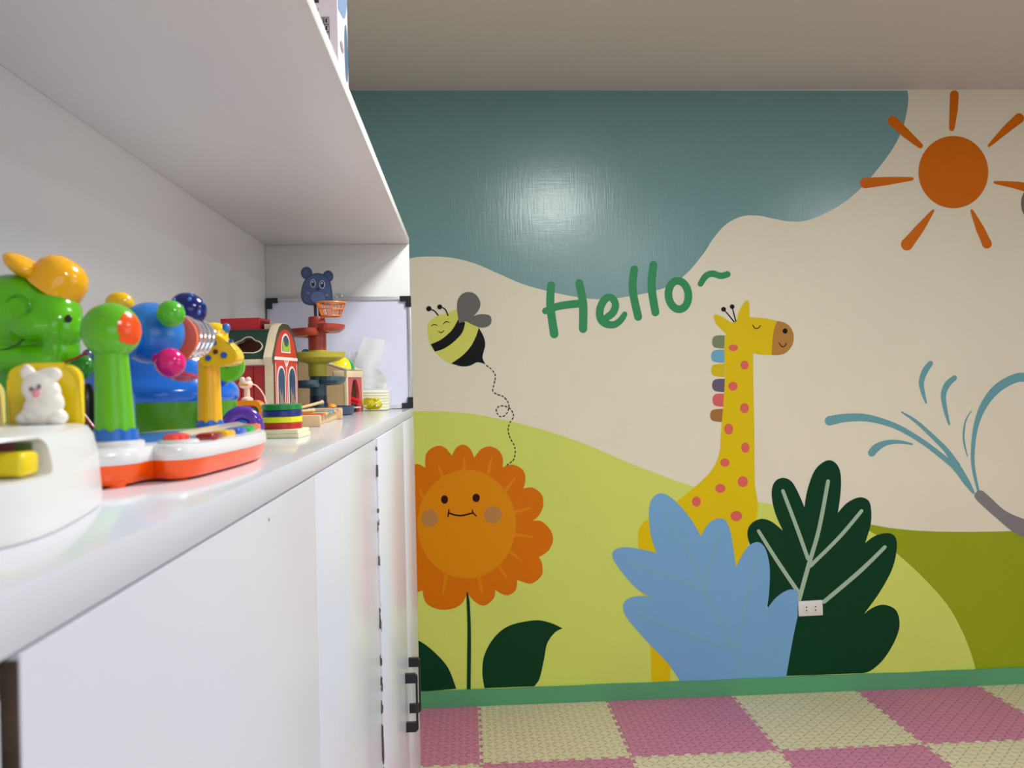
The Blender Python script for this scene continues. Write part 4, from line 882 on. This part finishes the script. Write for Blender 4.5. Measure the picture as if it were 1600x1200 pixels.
for a, e in ((2.2, .5), (1.2, .55), (.35, .35), (2.7, -.1), (1.6, .05), (.7, -.3), (2.1, -.6), (1.0, .95)):
    dd = Vector((math.cos(a)*math.cos(e), -math.sin(a)*math.cos(e), math.sin(e))); q.sph(nc+Vector((dd.x*.0186, dd.y*.0168, dd.z*.0168)), .0022, 10)
obj('dot', q, plastic((60, 130, 200), .2), nb_)
q = MB(); q.sph(F(266, 567, .80), .0138, 28); q.cyl(F(240, 560, .80), F(266, 567, .80), .004, .0118, 20); obj('nose_ball', q, plastic((226, 16, 120), .15, .4), ep, label='hot pink ball')
q = MB(); q.lathe([(0, .001), (.010, .003), (.0195, .010), (.0200, .0115), (.0185, .0115), (.009, .006), (0, .005)], F(277, 598, .86), 28, Matrix.Rotation(.25, 4, 'Y')); obj('lip', q, plastic((206, 20, 90), .2, .3), ep, label='dark pink lip')
# spinner: orange disc and wire rings on an axle towards the giraffe
pa, pb_ = F(268, 528, .84), F(322, 530, .92); ax = (pb_-pa).normalized(); AR = ax.to_track_quat('Z', 'Y').to_matrix().to_4x4()
q = MB(); q.cyl(pa, pb_, .003, .003, 12); obj('axle', q, plastic((190, 190, 200), .2), kb)
q = MB(); q.cyl(pa+ax*.004, pa+ax*.008, .0235, .0235, 30); obj('spinner_disc', q, plastic((246, 110, 70), .2), kb, label='coral spinner disc')
M_sil = mat('chromed_plastic', (.80, .81, .86), .12, metal=.85, bump=.03)
for i in range(4):
    q = MB(); cc = pa+ax*(.016+i*.0125); q.torus(cc, .0222-.001*i, .0023, AR @ Matrix.Rotation(.28, 4, 'X'), 30, 10); q.torus(cc+Vector((0, 0, .010)), .008, .0018, AR, 20, 8); obj('wire_ring', q, M_sil, kb, label='silver spinner ring')
q = MB(); q.cyl(pb_-ax*.012, pb_, .010, .014, 24); obj('spinner_cap', q, plastic((40, 90, 180), .2), kb)
# giraffe post
JY = .93; jb = F(328, 662, JY); jt = F(326, 562, JY); collar(jb.x, jb.y, .0142, 8, .0296, .0385)
q = MB(); q.cyl((jb.x, jb.y, .0296), (jt.x, jb.y, jt.z), .0132, .0112, 64); jp = obj('post', q, plastic((246, 184, 6), .32), kb, label='golden yellow post')
q = MB()
gl = [(a.x, a.z) for a in [F(px, py, JY) for px, py in [(p.x, p.y) for p in curve([(317, 562), (320, 545), (327, 527), (338, 521), (352, 527), (368, 540), (378, 555), (374, 568), (355, 573), (335, 573), (322, 571)], 4)]]]
q.prism(gl, .026, T(0, jb.y-.016, 0) @ XZ); q.sph(F(335, 522, JY+.006), (.0150, .013, .0130), 24)
blob('giraffe_head', q, plastic((248, 200, 10), .15, .4), jp, .0013, 7)
q = MB(); q.sph(F(352, 514, JY+.004), (.0050, .005, .0065), 18, (0, .5, 0)); obj('horn', q, plastic((50, 120, 200), .2), jp)
for cx, cy, r, c in ((333.5, 535.5, 4.4, (40, 90, 170)), (325, 559.5, 4.4, (40, 90, 170)), (349.5, 555, 4.8, (40, 90, 170)), (336.5, 549.5, 3.6, (110, 40, 20)), (360, 533, 3, (40, 90, 170))):
    q = MB(); pc = F(cx, cy, JY-.0178); q.cyl(pc, pc+Vector((0, .004, 0)), r*JY/FPX, r*JY/FPX, 18); obj('spot', q, plastic(c, .2), jp, label=None)

# ------------------------------------------------------------------ green crocodile in a cap
CY = .765; co = Vector((-.392, CY, ZC)); ck = thing('crocodile_toy', 'glossy green crocodile toy wearing a yellow cap', 'toy crocodile', co); F = Fr(co)
GRC = plastic((92, 184, 12), .16, .4)
q = MB()
q.sph(F(30, 492, CY), (.053, .036, .036), 32); q.sph(F(78, 496, CY-.008), (.0255, .026, .027), 28); q.sph(F(92, 508, CY-.010), (.0190, .024, .024), 28)
q.sph(F(50, 510, CY-.026), (.019, .014, .012), 24); q.sph(F(20, 555, CY), (.046, .032, .018), 28, (0, .18, 0)); q.sph(F(72, 562, CY-.004), (.027, .027, .0155), 28, (0, .1, 0)); q.sph(F(96, 545, CY-.006), (.014, .022, .020), 24)
cb = blob('head', q, GRC, ck, .0016, 4)
q = MB(); q.sph((.004, .004, .040), (.046, .034, .042), 28); q.sph((.030, .0, .070), (.018, .018, .02), 20); q.sph((.0, .0, .086), (.02, .02, .02), 20)
blob('body', q, plastic((66, 156, 10), .2), ck, .0016, 5)
q = MB()
for a in (-.024, .026): q.sph((a, -.012, .009), (.017, .024, .009), 20)
obj('foot', q, GRC, ck)
q = MB(); e = F(107, 498, CY-.027); q.sph(e, (.0032, .002, .0034), 14); obj('eye', q, plastic((8, 30, 14)), cb)
q = MB(); q.tube([F(a, b, CY-.030) for a, b in ((-5, 548), (12, 545), (28, 538), (38, 529))], .0008, 6); obj('mouth_line', q, plastic((20, 80, 10)), cb)
q = MB(); q.torus(F(28, 478, CY-.034), .0095, .0008, Matrix.Rotation(PI/2, 4, 'X'), 24, 6); obj('ear_ring', q, plastic((56, 154, 10)), cb)
q = MB(); q.tube([F(a, b, CY-.032) for a, b in ((100, 566), (118, 560), (136, 551))], .0011, 8); q.tube([F(a, b, CY-.030) for a, b in ((122, 635), (140, 660), (158, 682))], .0013, 8); obj('strap', q, plastic((160, 26, 30), .3), ck, label='thin red strap')
q = MB(); q.sph(F(128, 574, CY-.018), (.010, .008, .011), 18, (0, .5, 0)); obj('bib_tip', q, plastic((40, 130, 30), .2), ck)
q = MB(); q.sph(F(137, 562, CY+.0), (.0055, .006, .0095), 18); obj('bib_pompom', q, plastic((40, 60, 110), .3), ck)
q = MB(); q.sph(F(138, 655, CY+.03), (.008, .012, .034), 18); obj('belt', q, plastic((14, 14, 14), .4), ck)
YC = plastic((246, 176, 14), .16, .4)
q = MB(); c = F(91, 441, CY-.004); q.lathe([(0.0, .0225), (.010, .0215), (.018, .017), (.0225, .009), (.0240, -.004), (.0238, -.010), (0, -.010)], c, 36, Matrix.Rotation(math.radians(37), 4, 'Y')); cp = obj('cap', q, YC, ck, label='yellow cap')
q = MB(); q.sph(F(40, 418, CY-.010), (.0195, .020, .0088), 32, (0, math.radians(34), 0)); obj('cap_brim', q, YC, cp)
q = MB(); q.sph(F(112, 413, CY-.004), (.0032, .0032, .002), 14, (0, math.radians(37), 0)); obj('cap_button', q, YC, cp)

# ------------------------------------------------------------------ white pop-up toy with the rabbit lid
WO = Vector((-.31, .48, ZC)); pu = thing('pop_up_toy', 'white pop-up baby toy with yellow lid and white rabbit', 'baby toy', WO); F = Fr(WO)
ft = [(-.43, .36), (-.30, .366), (-.245, .378), (-.224, .395), (-.2145, .418), (-.214, .45), (-.223, .505), (-.2338, .550), (-.2440, .571), (-.268, .584), (-.43, .595)]
ol = [(p.x-WO.x, p.y-WO.y) for p in curve([(a, b, 'c') if a < -.42 else (a, b) for a, b in ft], 5)]
area2 = sum(ol[i-1][0]*ol[i][1]-ol[i][0]*ol[i-1][1] for i in range(len(ol))); SG = 1 if area2 > 0 else -1
q = loft([(SG*k_, z) for k_, z in [(-.003, .0), (-.0012, .0015), (-.0005, .006), (-.0025, .034), (-.005, .046), (-.0085, .0515), (-.014, .053)]])
WM = plastic((228, 228, 228), .25, .3, sss=.0)
sh = obj('shell', q, WM, pu, label='white rounded housing')
q = MB(); q.box((-.02, -.073, .0402), (.30, .090, .0195), .006, seg=3); ct = obj('cut', q, WM)
ct.location = WO; bpy.context.view_layer.update()
md = sh.modifiers.new('b', 'BOOLEAN'); md.object = ct; md.operation = 'DIFFERENCE'; md.solver = 'EXACT'
bpy.context.view_layer.update(); evaluated(sh); bpy.data.objects.remove(ct)
sh.data.shade_smooth(); sh.data.set_sharp_from_angle(angle=math.radians(35))
q = MB(); q.box(F(-14, 726, .440), (.040, .018, .0125), .003, seg=3); obj('lever', q, plastic((240, 212, 10), .25), pu, label='yellow lever')
q = MB(); q.box(F(4, 698, .4515), (.030, .002, .0085), .0004); pm = mat('picture_sticker', lin((92, 118, 60)), .4, bump=.05); obj('sticker', q, pm, pu)
q = MB(); q.box(F(4, 700, .4500), (.012, .001, .005), .0003); obj('sticker_flower', q, mat('pink_sticker', lin((150, 70, 80)), .4, bump=.05), pu)
def lid(x0, x1, y_top, Y, colr, label):
    a, b = F(x0, y_top, Y), F(x1, 664, Y); w_ = b.x-a.x; h_ = a.z-b.z; r = .0105; q = MB()
    o_ = [(0, 0), (0, h_-r)] + [(r-r*math.cos(PI/2*i/7), h_-r+r*math.sin(PI/2*i/7)) for i in range(8)] + [(w_-r+r*math.sin(PI/2*i/7), h_-r+r*math.cos(PI/2*i/7)) for i in range(8)] + [(w_, 0)]
    q.prism(o_, .006, T(a.x, a.y, b.z) @ XZ)
    bmesh.ops.bevel(q.bm, geom=[e for e in q.bm.edges if len(e.link_faces) == 2 and e.calc_face_angle(0) > .7], offset=.0012, segments=2, affect='EDGES')
    L_ = obj('lid', q, plastic(colr, .2, .2), pu, label=label, ang=50)
    c_ = Vector((a.x+w_/2, a.y, b.z+h_/2)); q = MB(); q.prism([((u-w_/2)*.86, (v-h_/2)*.86) for u, v in o_], .001, T(c_.x, c_.y-.0008, c_.z) @ XZ); obj('lid_inset', q, plastic(tuple(int(v*.95) for v in colr), .25, .2), L_, ang=50); return L_
ld1 = lid(11.5, 127.5, 571, .562, (244, 212, 8), 'yellow open lid'); lid(-118, 3, 595, .566, (236, 218, 130), 'yellow open lid coloured pale as if lit')  # second lid: same yellow made paler, its lit look put into the colour
q = MB(); RYb = .546
for (px, py, r, rot) in ((66, 640, (.0115, .0075, .0105), None), (57, 649, (.0100, .007, .0065), None), (88, 652, (.0070, .006, .0055), None), (42, 654, (.0065, .006, .0042), None), (76, 630, (.0095, .007, .0090), None),
                        (62, 606, (.0108, .0080, .0105), None), (72, 612, (.0090, .007, .0080), None), (48, 590, (.0042, .0036, .0090), (0, -.35, 0)), (44, 584, (.0045, .0036, .0055), (0, -.3, 0)), (74, 586, (.0085, .0036, .0044), (0, -.15, 0)), (84, 585, (.0050, .0036, .0045), None), (57, 632, (.005, .005, .006), None)):
    q.sph(F(px, py, RYb), r, 20, rot)
rbm = plastic((244, 238, 228), .4, .1); rbb = blob('rabbit', q, rbm, pu, .0007, 3, 'small white sitting rabbit')
q = MB(); q.sph(F(48.5, 608, RYb-.0085), (.0014, .001, .0016), 10); q.sph(F(61, 604, RYb-.0085), (.0014, .001, .0016), 10); obj('eye', q, plastic((120, 110, 120)), rbb)
q = MB(); q.sph(F(56, 614, RYb-.0085), (.0024, .0016, .0030), 12); obj('nose', q, plastic((236, 150, 160)), rbb)

# ------------------------------------------------------------------ ceiling lamps (above and behind the camera)
M_dif = mat('lamp_diffuser', (1, .96, .9), .4, emit=6, bump=.01)
for i, (x, y, p) in enumerate(LAMPS):
    t = thing('ceiling_lamp', ('square ceiling lamp panel nearest the mural wall', 'square ceiling lamp panel in the middle of the room', 'square ceiling lamp panel nearest the right window')[i], 'lamp', (x, y, ZCEIL-.03), 0, 'ceiling lamp panels')
    q = MB(); q.prism([(-.25, -.25), (.25, -.25), (.25, .25), (-.25, .25)], .03, holes=[[(-.22, -.22), (.22, -.22), (.22, .22), (-.22, .22)]]); obj('frame', q, M_frame, t, smooth=False)
    q = MB(); q.box((0, 0, .02), (.44, .44, .006)); obj('diffuser', q, M_dif, t)

# ------------------------------------------------------------------ separate pieces that are alike become parts of their own
def split(o):
    bm = bmesh.new(); bm.from_mesh(o.data); bm.verts.ensure_lookup_table(); isl = []; seen = set()
    for v in bm.verts:
        if v.index in seen: continue
        st = [v]; seen.add(v.index); cur = []
        while st:
            a = st.pop(); cur.append(a.index)
            for e in a.link_edges:
                b = e.other_vert(a)
                if b.index not in seen: seen.add(b.index); st.append(b)
        isl.append(set(cur))
    bm.free()
    if len(isl) < 2: return
    src = o.data
    for i, s_ in enumerate(isl):
        bm = bmesh.new(); bm.from_mesh(src); bm.verts.ensure_lookup_table()
        bmesh.ops.delete(bm, geom=[v for v in bm.verts if v.index not in s_], context='VERTS')
        me = bpy.data.meshes.new(src.name); bm.to_mesh(me); bm.free()
        for m in src.materials:
            if not me.materials: me.materials.append(m)
        if i == 0: t = o; o.data = me
        else:
            t = o.copy(); t.data = me; COL.objects.link(t)
SPLIT = {'blush', 'inner_ear', 'corner_post', 'strap', 'rail', 'post', 'foot', 'eye', 'pin_hole', 'bar_pin', 'dot', 'face_line', 'petal_line', 'leaf_vein', 'frame', 'pillar', 'painted_water', 'printed_symbols'}
for o in list(bpy.data.objects):
    if o.type == 'MESH' and o.name.split('.')[0] in SPLIT and not o.children: split(o)
